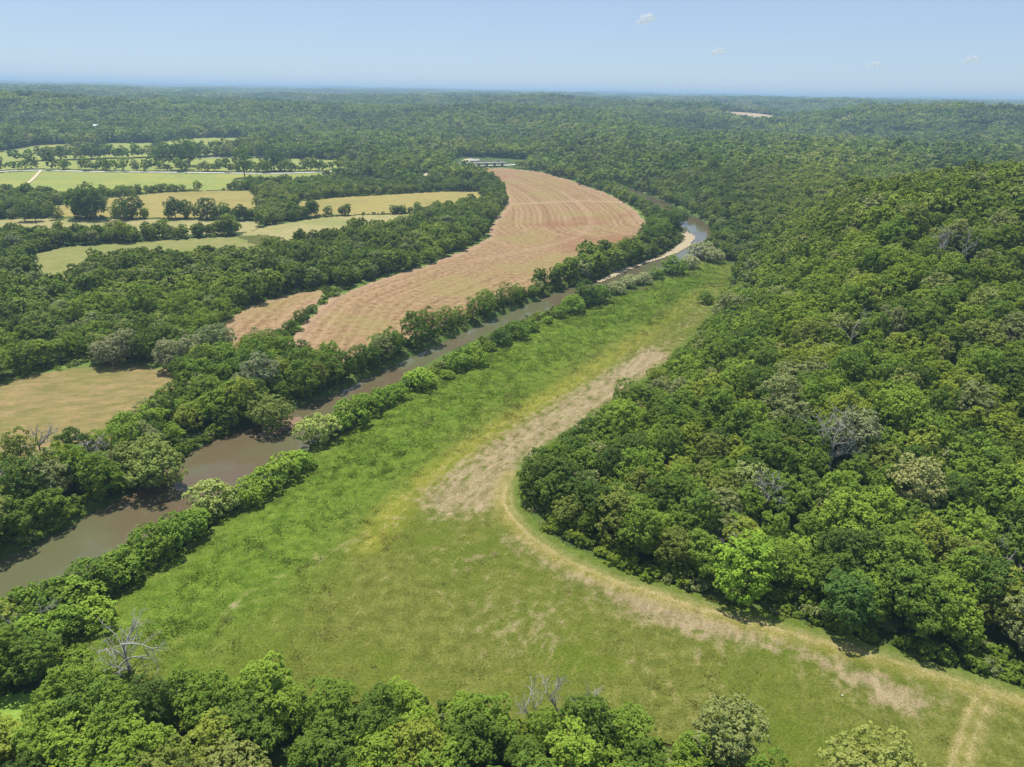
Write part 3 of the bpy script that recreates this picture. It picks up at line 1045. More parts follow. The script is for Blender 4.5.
# foreground wood, rows counted from the meadow edge towards the viewer
fg_sel = fg & inframe
fg_row = np.zeros(len(P), int)
fi_ = np.flatnonzero(fg_sel)
MEADOW_L = np.vstack([FIELD['meadow'], FIELD['meadow'][:1]])
if len(fi_):
    fg_row[fi_] = (line_dist(P[fi_], MEADOW_L) / 6.2).astype(int)
plant(fg_sel, 'broadleaf_tree', (fg_row, P[:, 0]), 'tree', 'trees of the foreground wood', lambda r, n, tn: f'{tn} tree, {ordinal(n)} from the left, {ordinal(r + 1)} row back from the near meadow', np.array([.10, .20, .24, .20, .13, .07, .05, .01, .0]))

# hillside wood, rows counted from the meadow track uphill
n_hill = 300 - int(fg_sel.sum())
cand = np.flatnonzero(is_right & inframe)
cand = cand[np.argsort(-app[cand])][:n_hill]
hs = np.zeros(len(P), bool)
hs[cand] = True
d_, e_arc, _s, _g = line_dist(P, EDGE, True)
hill_row = (dE / 6.2).astype(int)
plant(hs, 'broadleaf_tree', (hill_row, e_arc), 'tree', 'trees of the hillside wood', lambda r, n, tn: f'{tn} hillside tree, {ordinal(n)} from the right, {ordinal(r + 1)} row above the track')

# riverside wood on the far bank
cand = np.flatnonzero(left_bank & inframe & (dR < 60) & (R_ < 330))
cand = cand[np.argsort(-app[cand])][:130]
ls = np.zeros(len(P), bool)
ls[cand] = True
bank_row = np.maximum(((dR - 8) / 6.2), 0).astype(int)
plant(ls, 'riverside_tree', (bank_row, aR), 'tree', 'trees on the far river bank', lambda r, n, tn: f'{tn} riverside tree, {ordinal(n)} going upstream, {ordinal(r + 1)} row from the far bank')

# bushes along the near bank, by where their tops show in the photograph: x, y of the middle, crown radius in pixels
SIL = ('silvery grey', (.225, .25, .18))
PALE = ('pale green', (.190, .240, .095))
tone_of = dict(TONES)
BUSH = [(702, 252, 13, SIL), (716, 257, 10, SIL), (690, 262, 10, SIL), (673, 267, 12, 'mid green'), (657, 273, 8, 'fresh green'), (643, 278, 9, SIL), (628, 281, 9, SIL), (617, 288, 9, SIL),
        (600, 294, 14, 'deep green'), (586, 297, 15, 'dark green'), (574, 305, 12, 'fresh green'), (560, 311, 9, 'mid green'), (548, 318, 6, 'bright green'), (530, 324, 10, 'mid green'), (516, 330, 13, 'deep green'), (502, 337, 11, 'dark green'), (489, 344, 8, 'mid green'),
        (472, 356, 14, 'bright green'), (458, 362, 13, 'fresh green'), (448, 372, 7, 'bright green'), (421, 377, 18, 'bright green'), (397, 391, 12, 'fresh green'), (383, 397, 13, 'mid green'), (368, 404, 17, 'fresh green'), (351, 414, 19, 'fresh green'), (338, 422, 14, 'mid green'),
        (316, 432, 22, PALE), (300, 458, 15, 'fresh green'), (286, 466, 20, 'bright green'), (268, 478, 19, 'fresh green'), (252, 489, 17, 'bright green'), (236, 497, 14, 'mid green'), (213, 500, 23, PALE), (197, 522, 17, 'fresh green'),
        (176, 531, 22, 'deep green'), (158, 545, 22, 'mid green'), (140, 555, 18, 'fresh green'), (118, 567, 22, 'mid green'), (97, 574, 24, 'deep green'), (80, 592, 22, 'fresh green'), (62, 596, 20, 'mid green'), (44, 606, 22, 'deep green'), (24, 614, 22, 'mid green'), (4, 622, 22, 'olive green'), (-16, 632, 22, 'mid green'), (66, 622, 20, 'mid green'), (36, 636, 22, 'fresh green'), (96, 612, 18, 'bright green'), (10, 650, 22, 'deep green')]
bushes = []
for n, (px, py, r, tn) in enumerate(BUSH):
    tn = (tn, tone_of[tn]) if isinstance(tn, str) else tn
    x, y, tt = hit(px, py + r * .35, 1.6)
    rad_m = max(r * tt / F, 1.2)
    zz = max(height1(x, y), -1.2)
    s = rad_m / 3.3
    words_ = 'large' if r >= 20 else ('small' if r <= 9 else 'rounded')
    lab = f'{words_} {tn[0]} bush on the near river bank, {ordinal(n + 1)} counted from the river bend'
    if n == 20:
        lab = 'bright green round bush standing alone between river and meadow, midway along the bank'
    put_tree('riverbank_bush', bush_mesh[rg.integers(BUSH_N)], x, y, zz, s, s * rg.uniform(.95, 1.2), rg.uniform(0, 6.28), tn[1], lab, 'bush', 'bushes along the near river bank')
HED = [(312, 309, 6), (301, 318, 8), (291, 326, 7), (280, 335, 8), (272, 343, 8)]
for n, (px, py, r) in enumerate(HED):
    x, y, tt = hit(px, py + 1, 1.4)
    s = r * tt / F / 3.2
    put_tree('hedge_bush', bush_mesh[n % BUSH_N], x, y, height1(x, y), s, s * 1.1, n * 1.3, tone_of['deep green'], f'dark green bush between the two brown fields, {ordinal(n + 1)} counted from the far end', 'bush', 'bushes between the brown fields')
x, y, tt = hit(706, 300, 2)
put_tree('meadow_bush', bush_mesh[2], x, y, height1(x, y), 1.15, 1.3, 0, tone_of['mid green'], 'small green bush at the far end of the meadow, just off the hillside wood', 'bush', None)

# trees that stand out by themselves: middle of the crown in the photo, radius px
SOLO = [(888, 754, 52, (.195, .235, .085), 'pale_tree', 'lone pale green tree at the bottom edge, standing out in the meadow'),
        (728, 728, 32, (.160, .195, .090), 'pale_tree', 'grey leaved tree at the right end of the foreground wood'),
        (228, 770, 30, (.165, .200, .075), 'pale_tree', 'pale yellow crown cut by the bottom edge of the view'),
        (918, 478, 26, (.215, .240, .125), 'pale_tree', 'cream coloured tree high in the hillside wood'),
        (855, 430, 24, (.170, .200, .140), 'pale_tree', 'ash grey leafy tree beside the tall bare snag'),
        (852, 598, 24, (.062, .122, .036), 'pale_tree', 'dark bluish green tree at the lower edge of the hillside wood'),
        (748, 563, 27, (.145, .245, .038), 'pale_tree', 'brightest green tree at the meadow edge of the hillside wood'),
        (540, 470, 22, (.075, .118, .030), 'pale_tree', 'dark rounded tree at the corner of the hillside wood'),
        (108, 338, 17, (.215, .235, .180), 'silver_tree', 'silver leaved tree behind the hay field, nearest the left edge'),
        (128, 344, 13, (.195, .220, .160), 'silver_tree', 'silver leaved tree behind the hay field, lower and fuller'),
        (166, 352, 13, (.205, .228, .170), 'silver_tree', 'silver leaved tree at the corner of the hay field'),
        (190, 350, 13, (.195, .220, .160), 'silver_tree', 'silver leaved tree behind the hay field, closest to the river'),
        (212, 325, 22, (.135, .175, .110), 'silver_tree', 'big greyish crown beside the small brown field'),
        (255, 372, 20, (.150, .185, .140), 'silver_tree', 'greyish tree in the wood between hay field and river'),
        (140, 440, 26, (.165, .215, .080), 'silver_tree', 'pale green tree over the far bank below the hay field'),
        (156, 462, 22, (.150, .205, .070), 'silver_tree', 'pale green tree overhanging the far river bank'),
        (268, 398, 24, (.135, .180, .060), 'silver_tree', 'large olive tree overhanging the river opposite the pale bush')]
V, Fc, L = crown_geo(77, R=7.6, zc=7.4, rz=6.2, lobes=70, sub=18, per=15, lobe_r=(1.2, 2.1), clump=.5, leaf=.23)
wide_kit = (mesh('crown', V, Fc, M_LEAF), mesh('trunk', *trunk_geo(L, .4, .34, 3), M_BARK, True))
solo_xy = []
for n, (px, py, r, c_, nm, lab) in enumerate(SOLO):
    x, y, tt = hit(px, py, 7.2)
    s = r * tt / F / 4.9
    x, y, tt = hit(px, py, 7.2 * s)
    s = r * tt / F / 4.9
    solo_xy.append((x, y, 3.0 + 2 * s))
    big = s > 1.35
    f_ = 4.9 / 8.2 if big else 1
    put_tree('broadleaf_tree' if nm == 'pale_tree' else 'riverside_tree', wide_kit if big else tree_mesh[[4, 0, 1, 2, 2, 0, 5, 7, 5, 3, 0, 3, 4, 2, 7, 4, 5][n % 17]], x, y, height1(x, y), s * f_, s * f_ * (1.0 if big else 1), n * .9, c_, lab, 'tree', None)
    print('solo', lab, round(s, 2))
for n, (px, py, hp) in enumerate([(648, 248, 20), (655, 245, 22), (662, 241, 22), (668, 236, 21), (674, 230, 20), (668, 228, 20), (659, 233, 22), (650, 238, 21), (643, 243, 18), (680, 225, 17)]):
    x, y, tt = hit(px, py, 0)
    s = hp * tt / F / 11.5
    put_tree('riverside_tree', tree_mesh[n % TREE_N], x, y, height1(x, y), s * .95, s, n * 1.7, TONES[[1, 2, 3, 1, 2][n % 5]][1], f'{TONES[[1, 2, 3, 1, 2][n % 5]][0]} tree behind the sand bar at the river bend, {ordinal(n + 1)} of the clump', 'tree', 'clump behind the sand bar')
# lone trees among the far fields: x, base y, height px
LONE = [(164, 168, 17), (190, 166, 26), (182, 170, 22), (245, 178, 24), (274, 171, 20), (285, 171, 16), (67, 169, 8), (103, 170, 11), (157, 151, 10), (88, 218, 30), (97, 220, 26), (80, 220, 24), (132, 219, 22), (121, 221, 16), (176, 219, 20), (188, 219, 17), (208, 220, 20), (223, 219, 15), (240, 221, 15), (25, 222, 17), (36, 222, 15), (56, 220, 12), (205, 171, 9), (215, 171, 7), (232, 172, 7), (264, 172, 9), (137, 171, 6), (147, 171, 6), (93, 170, 6)]
for n, (px, py, hp) in enumerate(LONE):
    x, y, tt = hit(px, py, 0)
    hh = hp * tt / F * 1.03
    s = max(hh / 12.0, .25)
    back = 'along the gravel road' if py < 180 else 'between the yellow field and the narrow strip'
    size = 'tall' if hp > 18 else ('small' if hp < 10 else 'middling')
    put_tree('field_tree', tree_mesh[n % TREE_N], x, y, height1(x, y), s * 1.05, s, n, TONES[[0, 1, 0, 2][n % 4]][1], f'{size} dark field tree {back}, {ordinal(1 + sum(1 for q in LONE if (q[1] < 180) == (py < 180) and q[0] < px))} from the left', 'tree', 'trees standing among the far fields')


# ------------------------------------------------------------------ dead trees
def dead_geo(seed, h, spread, n_main, r0=.22, lean=0.0):
    rg_ = np.random.default_rng(seed)
    trunk, limbs = [], []
    p = np.array([0, 0, -.5])
    pts = [p]
    for k in range(5):
        p = p + np.array([rg_.normal() * .12 + lean * h / 5, rg_.normal() * .12, h * .62 / 5])
        pts.append(p)
    for k in range(5):
        trunk.append((pts[k], pts[k + 1], r0 * (1 - .14 * k), r0 * (1 - .14 * (k + 1))))

    def grow(p, d, L, r, lev, out):
        q = p
        n = 3
        for k in range(n):
            d = unit(d + rg_.normal(size=3) * .22 + np.array([0, 0, .08]))
            q2 = q + d * L / n
            out.append((q, q2, r * (1 - .22 * k), r * (1 - .22 * (k + 1))))
            q = q2
            if lev > 0:
                for _ in range(2 if k else 1):
                    grow(q, unit(d + rg_.normal(size=3) * .75), L * rg_.uniform(.4, .65), r * .5, lev - 1, out)
    for m in range(n_main):
        f = rg_.uniform(.3, 1) if m else 1
        i = min(int(f * 5), 4)
        base = pts[i] + (pts[i + 1] - pts[i]) * (f * 5 - i if f < 1 else 1)
        a = 2.4 * m + rg_.uniform(0, .8)
        d = unit(np.array([math.cos(a) * spread, math.sin(a) * spread, rg_.uniform(.35, .9)]))
        b = []
        grow(base, d, h * rg_.uniform(.3, .5), r0 * .45, 2 if m < 9 else 1, b)
        limbs.append(b)
    return trunk, limbs

DEAD = [(132, 672, 12.5, 1.2, 10, 0, 'wide bare dead tree with pale spreading limbs beside the near meadow corner'),
        (830, 468, 16, .6, 11, 0, 'tall grey bare snag halfway up the hillside wood'),
        (763, 515, 11, .25, 4, 0, 'slim pale snag pole among the lower hillside trees'),
        (728, 560, 8, .3, 3, .05, 'short broken pale snag near the meadow edge of the hillside wood'),
        (1004, 582, 7, 1.0, 7, 0, 'low bleached dead tree close to the right edge of the view'),
        (992, 556, 9, .9, 8, 0, 'grey twiggy dead tree just above the low bleached one'),
        (940, 565, 8, .8, 6, .1, 'leaning bleached dead tree among the lower hillside trees'),
        (546, 722, 8, .4, 4, -.35, 'leaning white dead trunk at the edge of the foreground wood'),
        (564, 712, 8, .4, 4, -.3, 'thinner leaning dead trunk beside the leaning white one'),
        (585, 722, 8, .3, 3, 0, 'upright bare grey trunk in the foreground wood beside the leaning trunks'),
        (42, 462, 11, .6, 6, 0, 'bare pale tree at the edge of the hay field above the river'),
        (93, 466, 11, .45, 6, .05, 'forked bare tree on the far bank below the hay field'),
        (5, 500, 10, .6, 5, 0, 'bare pale tree by the left edge on the far bank'),
        (850, 345, 12, .2, 3, 0, 'thin white snag high on the hillside, near the crest'),
        (942, 262, 13, .2, 3, 0, 'thin pale trunk standing under the hill crest'),
        (934, 270, 12, .2, 3, 0, 'second thin pale trunk under the hill crest'),
        (960, 268, 12, .25, 3, 0, 'pale trunk under the hill crest nearest the right edge'),
        (35, 632, 7, .8, 6, 0, 'small grey dead tree among bushes beside the river')]
for n, (px, py, h, spd, nm, lean, lab) in enumerate(DEAD):
    x, y, tt = hit(px, py, 1.5)
    tr, lb = dead_geo(40 + n, h, spd, nm, .26 if h < 10 else (.36 if n in (0, 7, 8, 9) else .5), lean)
    e = bpy.data.objects.new('dead_tree', None)
    COL.objects.link(e)
    e.location = (x, y, height1(x, y))
    tag(e, lab, 'dead tree', 'bare dead trees')
    link('trunk', mesh('trunk', *tubes(tr, 7), M_DEAD, True), e)
    for b in lb:
        link('limb', mesh('limb', *tubes(b, 5), M_DEAD, True), e)
    solo_xy.append((x, y, 2.6))

# make room round those: move living neighbours that would swallow them into nothing
kill = np.zeros(len(P), bool)
for x, y, r in solo_xy:
    kill |= np.hypot(P[:, 0] - x, P[:, 1] - y) < r
    if (x, y, r) in solo_xy[len(SOLO) + 7:len(SOLO) + 10]:
        continue
    # and the one just in front, seen from the viewer
    for bk in ((5, 9) if (x, y, r) == solo_xy[len(SOLO)] else ((4, 8) if (x, y, r) == solo_xy[len(SOLO) + 1] else (4.5,))):
        q = np.array([x, y]) * (1 - bk / max(math.hypot(x, y), 1))
        kill |= np.hypot(P[:, 0] - q[0], P[:, 1] - q[1]) < 3.4
kp = P[kill]
lost = [o for o in COL.objects if o.type == 'EMPTY' and o.get('group') in ('trees of the foreground wood', 'trees of the hillside wood', 'trees on the far river bank') and np.min(np.hypot(kp[:, 0] - o.location.x, kp[:, 1] - o.location.y)) < .01]
for o in lost:
    for c_ in list(o.children):
        bpy.data.objects.remove(c_)
    bpy.data.objects.remove(o)

# ------------------------------------------------------------------ the uncounted woods
rest = ~used & ~kill
Pr, Sr, zr, Rr = P[rest], S[rest], z[rest], R_[rest]
a = np.random.default_rng(31)
S3 = np.column_stack([Sr, Sr, Sr * a.uniform(.88, 1.15, len(Sr))])
Vr = np.column_stack([Pr, zr])
nearm = Rr < 330
P2 = jgrid(-1900, 1900, 700, 1900, 10.5, 8)
r2 = np.hypot(P2[:, 0], P2[:, 1])
P2 = P2[wedge(P2, 6) & ((P2[:, 1] >= 757)) & (r2 < 1850)]
P2 = P2[free(P2, 1.0)]
P2 = P2[np.random.default_rng(4).uniform(size=len(P2)) < .97]
z2 = height(P2[:, 0], P2[:, 1])
s2 = a.uniform(.75, 1.3, len(P2)) * (1.05 + .35 * sstep(800, 1200, np.hypot(P2[:, 0], P2[:, 1])))
V2 = np.column_stack([P2, z2])
S2 = np.column_stack([s2, s2, s2 * a.uniform(.85, 1.15, len(P2))])
m2 = np.hypot(P2[:, 0], P2[:, 1]) < 1000
scatter('woodland', [(Vr[nearm], S3[nearm], C_NEAR), (Vr[~nearm], S3[~nearm], C_MID), (V2, S2, C_FAR)], 'dense green woods covering hillside and valley beyond the nearer trees', 'woodland')

lay = []
for s, r_in, r_out, sc_, sd in ((24, 1830, 3300, 1.5, 1), (38, 3300, 7000, 2.2, 2), (80, 7000, 16000, 4.2, 3)):
    Q = jgrid(-r_out, r_out, 0, r_out, s, 50 + sd)
    rr = np.hypot(Q[:, 0], Q[:, 1])
    Q = Q[(rr > r_in) & (rr < r_out) & wedge(Q, 5)]
    if sd == 1:
        Q = Q[sdist(Q, FIELD['distant_field']) > 16]
        Q = Q[free(Q)]
    zz = height(Q[:, 0], Q[:, 1])
    ss = a.uniform(.85, 1.15, len(Q)) * sc_
    hz_ = a.uniform(.75, 1.3, len(Q)) * min(sc_, 1.5)
    lay.append((np.column_stack([Q, zz]), np.column_stack([ss, ss, hz_]), C_CLUMP))
scatter('distant_forest', lay, 'hazy unbroken forest on the far hills up to the horizon', 'forest')

# undergrowth along the edges of the woods and the river
U = []
def along(L, n, w0, w1, seed):
    g_ = np.random.default_rng(seed)
    seg = np.linalg.norm(np.diff(L, axis=0), axis=1)
    c_ = np.concatenate([[0], np.cumsum(seg)])
    t_ = g_.uniform(0, c_[-1], n)
    x = np.interp(t_, c_, L[:, 0])
    y = np.interp(t_, c_, L[:, 1])
    i = np.clip(np.searchsorted(c_, t_) - 1, 0, len(L) - 2)
    dd = unit(L[i + 1] - L[i])
    return np.stack([x, y], 1) + np.stack([-dd[:, 1], dd[:, 0]], 1) * g_.uniform(w0, w1, n)[:, None]
U.append(along(EDGE[:24], 900, -9, -.5, 1))
hw_m = float(np.median(RHW_S))
print('river half width', RHW)
U.append(along(RIV_S, 2200, hw_m, hw_m + 6, 2))
U.append(along(RIV_S, 800, -hw_m - 4, -hw_m, 3))
U.append(along(FIELD['meadow'][35:60], 500, -7, 0, 4))
for nm in ('ploughed_field', 'stubble_field', 'hay_field', 'far_clearing', 'yellow_field', 'tan_field'):
    Q = np.vstack([FIELD[nm], FIELD[nm][:1]])
    U.append(along(Q, 420, -7, 7, 5))
U = np.vstack(U)
ok = np.ones(len(U), bool)
for Q in OPEN:
    ok &= ~inside(U, Q)
d, a_, s_, seg = line_dist(U, RIV_S, True)
ok &= d > np.interp(seg, np.arange(len(RHW_S)), RHW_S) + .4
ok &= ~inside(U, BAR) & wedge(U)
for L in (ROAD, LANE):
    ok &= line_dist(U, L) > 5
U = U[ok]
us = a.uniform(.5, 1.15, len(U))
scatter('undergrowth', [(np.column_stack([U, np.maximum(height(U[:, 0], U[:, 1]), -1.4)]), np.column_stack([us, us, us * a.uniform(.8, 1.3, len(U))]), C_SHRUB)], 'low green scrub filling the wood edges and river banks', 'undergrowth')

# grass tufts standing in the meadow, tinted like the ground they grow from
t = NT('grass_blade')
a_t = t.n('ShaderNodeAttribute', attribute_name='tint', attribute_type='INSTANCER')
b1 = t.bsdf(a_t.outputs['Color'], .9, .0)
tl = t.n('ShaderNodeBsdfTranslucent')
t.put(tl.inputs['Color'], a_t.outputs['Color'])
mx = t.n('ShaderNodeMixShader')
mx.inputs[0].default_value = .5
t.put(mx.inputs[1], b1)
t.put(mx.inputs[2], tl.outputs[0])
M_BLADE = t.done(mx.outputs[0])
tufts = []
for i in range(6):
    g_ = np.random.default_rng(2000 + i)
    k = 34
    q = g_.normal(size=(k, 2)) * .34
    hgt = g_.uniform(.10, .30, k)
    V, Fc = [], []
    for m in range(k):
        th = g_.uniform(0, 6.28)
        u_ = np.array([math.cos(th), math.sin(th), 0]) * g_.uniform(.05, .11)
        top = np.array([q[m, 0], q[m, 1], hgt[m]]) + np.array([*(g_.normal(size=2) * .42), 0])
        b_ = np.array([q[m, 0], q[m, 1], -.1])
        Fc.append((len(V), len(V) + 1, len(V) + 2, len(V) + 3))
        V += [b_ - u_, b_ + u_, top + u_ * .6, top - u_ * .6]
    tufts.append(mesh('m', V, Fc, M_BLADE))
C_TUFT = mass_collection('grass_tuft', tufts)
T_ = []
lo_, hi_ = FIELD['meadow'].min(0), FIELD['meadow'].max(0)
for s_, ra, rb, sd_ in ((.95, 0, 170, 1), (1.35, 170, 290, 2), (2.0, 290, 520, 3)):
    Q = jgrid(lo_[0], min(hi_[0], 190), lo_[1], hi_[1], s_, 70 + sd_, .5)
    r__ = np.hypot(Q[:, 0], Q[:, 1])
    Q = Q[(r__ >= ra) & (r__ < rb) & (np.abs(np.degrees(np.arctan2(Q[:, 0], Q[:, 1]))) < 41)]
    Q = Q[inside(Q, FIELD['meadow'])]
    T_.append(np.column_stack([Q, np.full(len(Q), s_)]))
T_ = np.vstack(T_)
Q = T_[:, :2]
mt, mg, my = m_tan(Q), meadow_attrs['green'](Q), meadow_attrs['yellow'](Q)
lane_ = np.minimum(line_dist(Q, TRACK), line_dist(Q, SIDE_TRACK) * 1.3)
g_ = np.random.default_rng(99)
patch = fbm(Q[:, 0] / 9, Q[:, 1] / 9, 77, 3)
keepq = (g_.uniform(size=len(Q)) < np.clip(1.0 - .75 * mt, .2, 1)) & (lane_ > 2.2) & (g_.uniform(size=len(Q)) < .8 + .25 * patch)
T_, Q, mt, mg, my, patch = T_[keepq], Q[keepq], mt[keepq], mg[keepq], my[keepq], patch[keepq]
c_o, c_g, c_y, c_t = np.array([.185, .195, .034]), np.array([.130, .205, .026]), np.array([.32, .29, .06]), np.array([.36, .29, .14])
tint_ = c_o + (c_g - c_o) * mg[:, None]
tint_ = tint_ + (c_y - tint_) * (my * .6)[:, None]
tint_ = tint_ + (c_t - tint_) * np.clip(mt * .7, 0, .9)[:, None]
dry = (g_.uniform(size=len(Q)) < .13 + .12 * (1 - mg))
tint_ = np.where(dry[:, None], tint_ * .5 + c_t * .5, tint_) * g_.uniform(.72, 1.25, (len(Q), 1))
gz = height(Q[:, 0], Q[:, 1]) + .12
sz = T_[:, 2] ** .75 * g_.uniform(.7, 1.3, len(Q)) * (1 + .35 * mg)
ob = scatter('grass', [(np.column_stack([Q, gz]), np.column_stack([sz, sz, sz * g_.uniform(.6, 1.15, len(Q))]), C_TUFT)], 'tufted green and straw coloured grass of the near meadow', 'grass')
ob.data.attributes.new('tint', 'FLOAT_COLOR', 'POINT').data.foreach_set('color', np.column_stack([tint_, np.ones(len(Q))]).astype(np.float32).ravel())
print('tufts', len(Q))

# ------------------------------------------------------------------ small built things far away
def box(x0, x1, y0, y1, z0, z1):
    V = np.array([(x, y, z_) for z_ in (z0, z1) for y in (y0, y1) for x in (x0, x1)], float)
    Fc = np.array([(0, 2, 3, 1), (4, 5, 7, 6), (0, 1, 5, 4), (2, 6, 7, 3), (0, 4, 6, 2), (1, 3, 7, 5)])
    return V, Fc

t = NT('pale_concrete')
M_CONC = t.done(t.bsdf(t.mix(t.noise(.8, 5), (.30, .29, .26), (.42, .41, .37)), .85, .15))
t = NT('white_paint')
M_WHITE = t.done(t.bsdf(t.mix(t.noise(1.2, 4), (.70, .70, .68), (.80, .80, .78)), .6, .2))
t = NT('grey_metal')
M_ROOF = t.done(t.bsdf(t.mix(t.noise(1.0, 4), (.40, .41, .42), (.52, .53, .54)), .5, .3))

a0, b0 = at(459, 167.5), at(506, 166.2)
br = bpy.data.objects.new('road_bridge', None)
COL.objects.link(br)
br.location = (*a0, 0)
dv = b0 - a0
BL_ = float(np.linalg.norm(dv))
br.rotation_euler = (0, 0, math.atan2(dv[1], dv[0]))
tag(br, 'long low pale concrete bridge on piers at the far end of the ploughed field', 'bridge')
link('deck', mesh('deck', *box(0, BL_, -4, 4, 4.2, 5.2), M_CONC), br)
for k in range(6):
    link('pier', mesh('pier', *box(BL_ * (k + .5) / 6 - .6, BL_ * (k + .5) / 6 + .6, -3, 3, -.3, 4.2), M_CONC), br)
for s in (-3.85, 3.65):
    rl = link('railing', mesh('railing', *joined([(*box(0, BL_, s, s + .2, 6.1, 6.4), 0)] + [(*box(BL_ * q / 24, BL_ * q / 24 + .25, s, s + .2, 5.2, 6.1), 0) for q in range(25)])[:2], M_CONC), br)
for k, w_ in ((.42, 1.6), (.56, 1.6), (.86, 2.2)):
    link('end_post', mesh('end_post', *box(BL_ * k - w_, BL_ * k + w_, 4.02, 5.2, 3.2, 7.6), M_CONC), br)

def gable_house(name, px, py, w, dpt, h, rh, rot, label, wall, roof):
    x, y, tt = hit(px, py, 0)
    e = bpy.data.objects.new(name, None)
    COL.objects.link(e)
    e.location = (x, y, height1(x, y))
    e.rotation_euler = (0, 0, rot)
    tag(e, label, 'building')
    V = np.array([(-w, -dpt, 0), (w, -dpt, 0), (w, dpt, 0), (-w, dpt, 0), (-w, -dpt, h), (w, -dpt, h), (w, dpt, h), (-w, dpt, h), (-w, 0, h + rh), (w, 0, h + rh)], float)
    link('wall', mesh('wall', V[:8], [(0, 1, 5, 4), (1, 2, 6, 5), (2, 3, 7, 6), (3, 0, 4, 7)], wall), e)
    o_ = .5
    Vr_ = np.array([(-w - o_, -dpt - o_, h - .1), (w + o_, -dpt - o_, h - .1), (w + o_, 0, h + rh), (-w - o_, 0, h + rh), (-w - o_, dpt + o_, h - .1), (w + o_, dpt + o_, h - .1), (-w - o_, -dpt - o_, h - .35), (w + o_, -dpt - o_, h - .35), (w + o_, dpt + o_, h - .35), (-w - o_, dpt + o_, h - .35)], float)
    link('roof', mesh('roof', Vr_, [(0, 1, 2, 3), (3, 2, 5, 4), (6, 7, 1, 0), (4, 5, 8, 9), (7, 8, 5, 1), (9, 6, 0, 4), (9, 8, 7, 6)], roof), e)
    link('door', mesh('door', *box(-1.2, 1.2, -dpt - .06, -dpt - .01, 0, 2.4), M_ROOF), e)
    return e

gable_house('farm_shed', 98, 137, 3, 3, 18, 2.5, .2, 'tiny white tower of a farm building among the far trees behind the upper pasture', M_WHITE, M_WHITE)
gable_house('farm_shed', 475, 163.5, 6, 4, 4, 2, -.1, 'small pale shed beside the bare gravel lot near the bridge', M_CONC, M_CONC)

rk = NT('pale_stone')
M_STONE = rk.done(rk.bsdf(rk.mix(rk.noise(3, 4), (.5, .5, .47), (.7, .7, .67)), .9, .1))
import bmesh
for n, (px, py) in enumerate([(842, 697)]):
    x, y, tt = hit(px, py, 0.3)
    bm = bmesh.new()
    bmesh.ops.create_icosphere(bm, subdivisions=2, radius=.16)
    for v in bm.verts:
        v.co *= random.uniform(.75, 1.2)
        v.co.z *= .7
    me = bpy.data.meshes.new('stone')
    bm.to_mesh(me)
    bm.free()
    me.materials.append(M_STONE)
    o = link('stone', me)
    o.location = (x, y, .62)
    tag(o, ['small white stone in the grass beside the side track', 'second small white stone lying in the meadow, farther from the side track'][n], 'stone')

# ------------------------------------------------------------------ clouds
t = NT('cloud_vapour')
d_ = t.n('ShaderNodeBsdfDiffuse')
d_.inputs['Color'].default_value = (.9, .9, .92, 1)
tl = t.n('ShaderNodeBsdfTranslucent')
tl.inputs['Color'].default_value = (.9, .9, .92, 1)
tp = t.n('ShaderNodeBsdfTransparent')
m1, m2_ = t.n('ShaderNodeMixShader'), t.n('ShaderNodeMixShader')
m1.inputs[0].default_value = .3
t.put(m1.inputs[1], d_.outputs[0])
t.put(m1.inputs[2], tl.outputs[0])
m2_.inputs[0].default_value = .74
t.put(m2_.inputs[1], m1.outputs[0])
t.put(m2_.inputs[2], tp.outputs[0])
M_CLOUD = t.done(m2_.outputs[0])
CLD = [(645, 21, 7, 'largest small white cloud, highest in the sky'), (717, 53, 5, 'small white cloud below and beside the highest one'), (873, 66, 4, 'faint small cloud low over the hillside'), (970, 61, 4, 'faintest wisp of cloud near the right edge of the sky')]
for n, (px, py, r, lab) in enumerate(CLD):
    d3 = ray(px, py)
    D = 14000
    c3 = EYE + d3 * D
    rm = r * D / F
    bm = bmesh.new()
    bmesh.ops.create_icosphere(bm, subdivisions=5, radius=1)
    co = np.array([v.co[:] for v in bm.verts])
    bul = fbm(co[:, 0] * 3.4 + 7 * n + co[:, 2] * 1.3 + 20, co[:, 1] * 2.2 + co[:, 2] * 1.7 + 20, 90 + n, 4)
    co = co * (.1 + 1.8 * bul)[:, None]
    co[:, 2] = np.where(co[:, 2] < 0, co[:, 2] * .35, co[:, 2])
    co = co * np.array([rm, rm * .7, rm * .62])
    co[:, 2] += co[:, 0] * .22
    for v, q in zip(bm.verts, co):
        v.co = q
    me = bpy.data.meshes.new('cloud')
    bm.to_mesh(me)
    bm.free()
    me.materials.append(M_CLOUD)
    me.polygons.foreach_set('use_smooth', np.ones(len(me.polygons), bool))
    o = link('cloud', me)
    o.location = c3
    tag(o, lab, 'cloud', 'small clouds over the horizon')

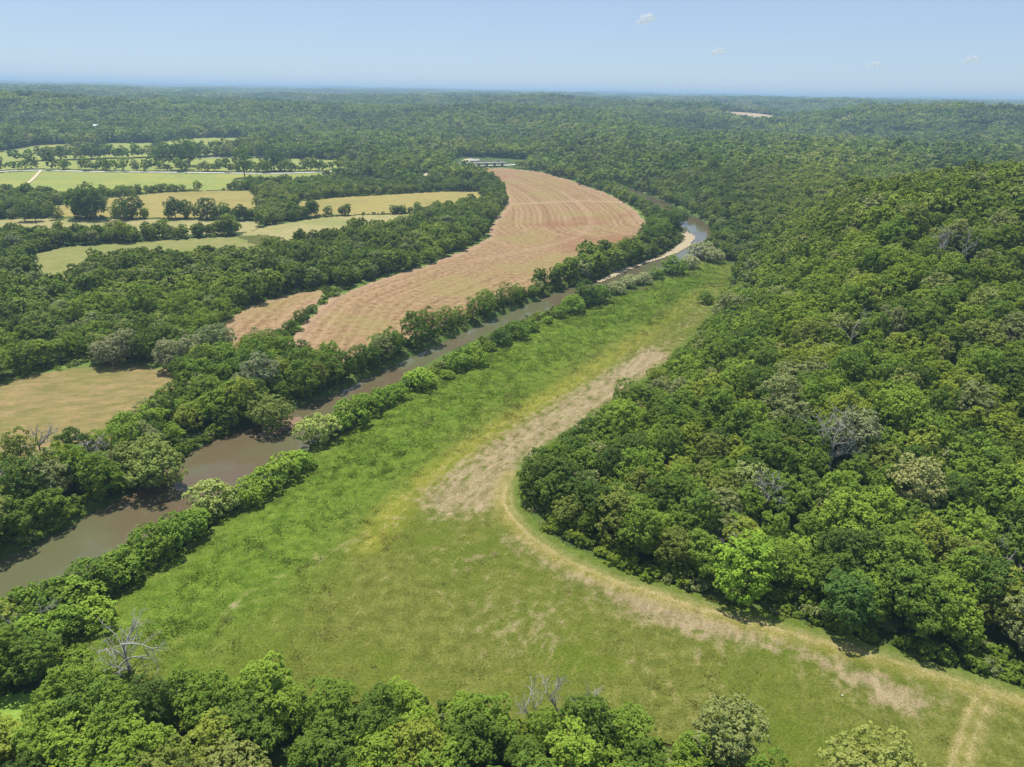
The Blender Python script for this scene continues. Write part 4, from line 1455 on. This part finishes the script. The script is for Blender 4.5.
# ------------------------------------------------------------------ haze, sky, sun
t = NT('haze_air')
pv = t.n('ShaderNodeVolumePrincipled')
pv.inputs['Color'].default_value = (.44, .63, .92, 1)
pv.inputs['Density'].default_value = 1.6e-4
pv.inputs['Anisotropy'].default_value = .2
t.t.links.new(pv.outputs[0], t.out.inputs['Volume'])
hz = link('haze', mesh('haze', *box(-26000, 26000, -26000, 26000, -5, 150), t.m))
tag(hz, 'thin bluish summer haze over the valley', 'haze', None, 'stuff')

SUN_EL, SUN_AZ = math.radians(71), math.radians(-30)      # azimuth from +Y, clockwise positive
w = bpy.data.worlds.new('World')
SC.world = w
w.use_nodes = True
nt = w.node_tree
bg = nt.nodes['Background']
sky = nt.nodes.new('ShaderNodeTexSky')
sky.sky_type = 'NISHITA'
sky.sun_disc = False
sky.sun_elevation = SUN_EL
sky.sun_rotation = SUN_AZ
sky.altitude = 1500
sky.air_density = 1.0
sky.dust_density = .2
sky.ozone_density = 3.0
tint = nt.nodes.new('ShaderNodeMix')
tint.data_type = 'RGBA'
tint.blend_type = 'MULTIPLY'
tint.inputs[0].default_value = 1
tint.inputs[7].default_value = (.86, .86, .98, 1)
nt.links.new(sky.outputs[0], tint.inputs[6])
pale = nt.nodes.new('ShaderNodeMix')
pale.data_type = 'RGBA'
pale.inputs[0].default_value = .62
pale.inputs[7].default_value = (2.75, 3.55, 4.4, 1)
nt.links.new(tint.outputs[2], pale.inputs[6])
nt.links.new(pale.outputs[2], bg.inputs[0])
bg.inputs[1].default_value = .12
sd = bpy.data.lights.new('sun', 'SUN')
sd.energy = 5.0
sd.angle = math.radians(.5)
sd.color = (1, .95, .87)
so = bpy.data.objects.new('sun', sd)
COL.objects.link(so)
from mathutils import Vector
dirv = Vector((math.sin(SUN_AZ) * math.cos(SUN_EL), math.cos(SUN_AZ) * math.cos(SUN_EL), math.sin(SUN_EL)))
so.rotation_euler = dirv.to_track_quat('Z', 'Y').to_euler()
so.location = dirv * 200

SC.view_settings.view_transform = 'Standard'
SC.view_settings.look = 'None'
SC.view_settings.exposure = 0.36
SC.view_settings.gamma = 1
SC.cycles.max_bounces = 6
SC.cycles.diffuse_bounces = 3
SC.cycles.transmission_bounces = 3
SC.cycles.transparent_max_bounces = 24
SC.cycles.volume_bounces = 1
SC.cycles.use_denoising = True
print('TREES', fg_sel.sum(), hs.sum(), ls.sum(), 'mass', len(Vr), len(V2), [len(l[0]) for l in lay], 'verge', len(U))
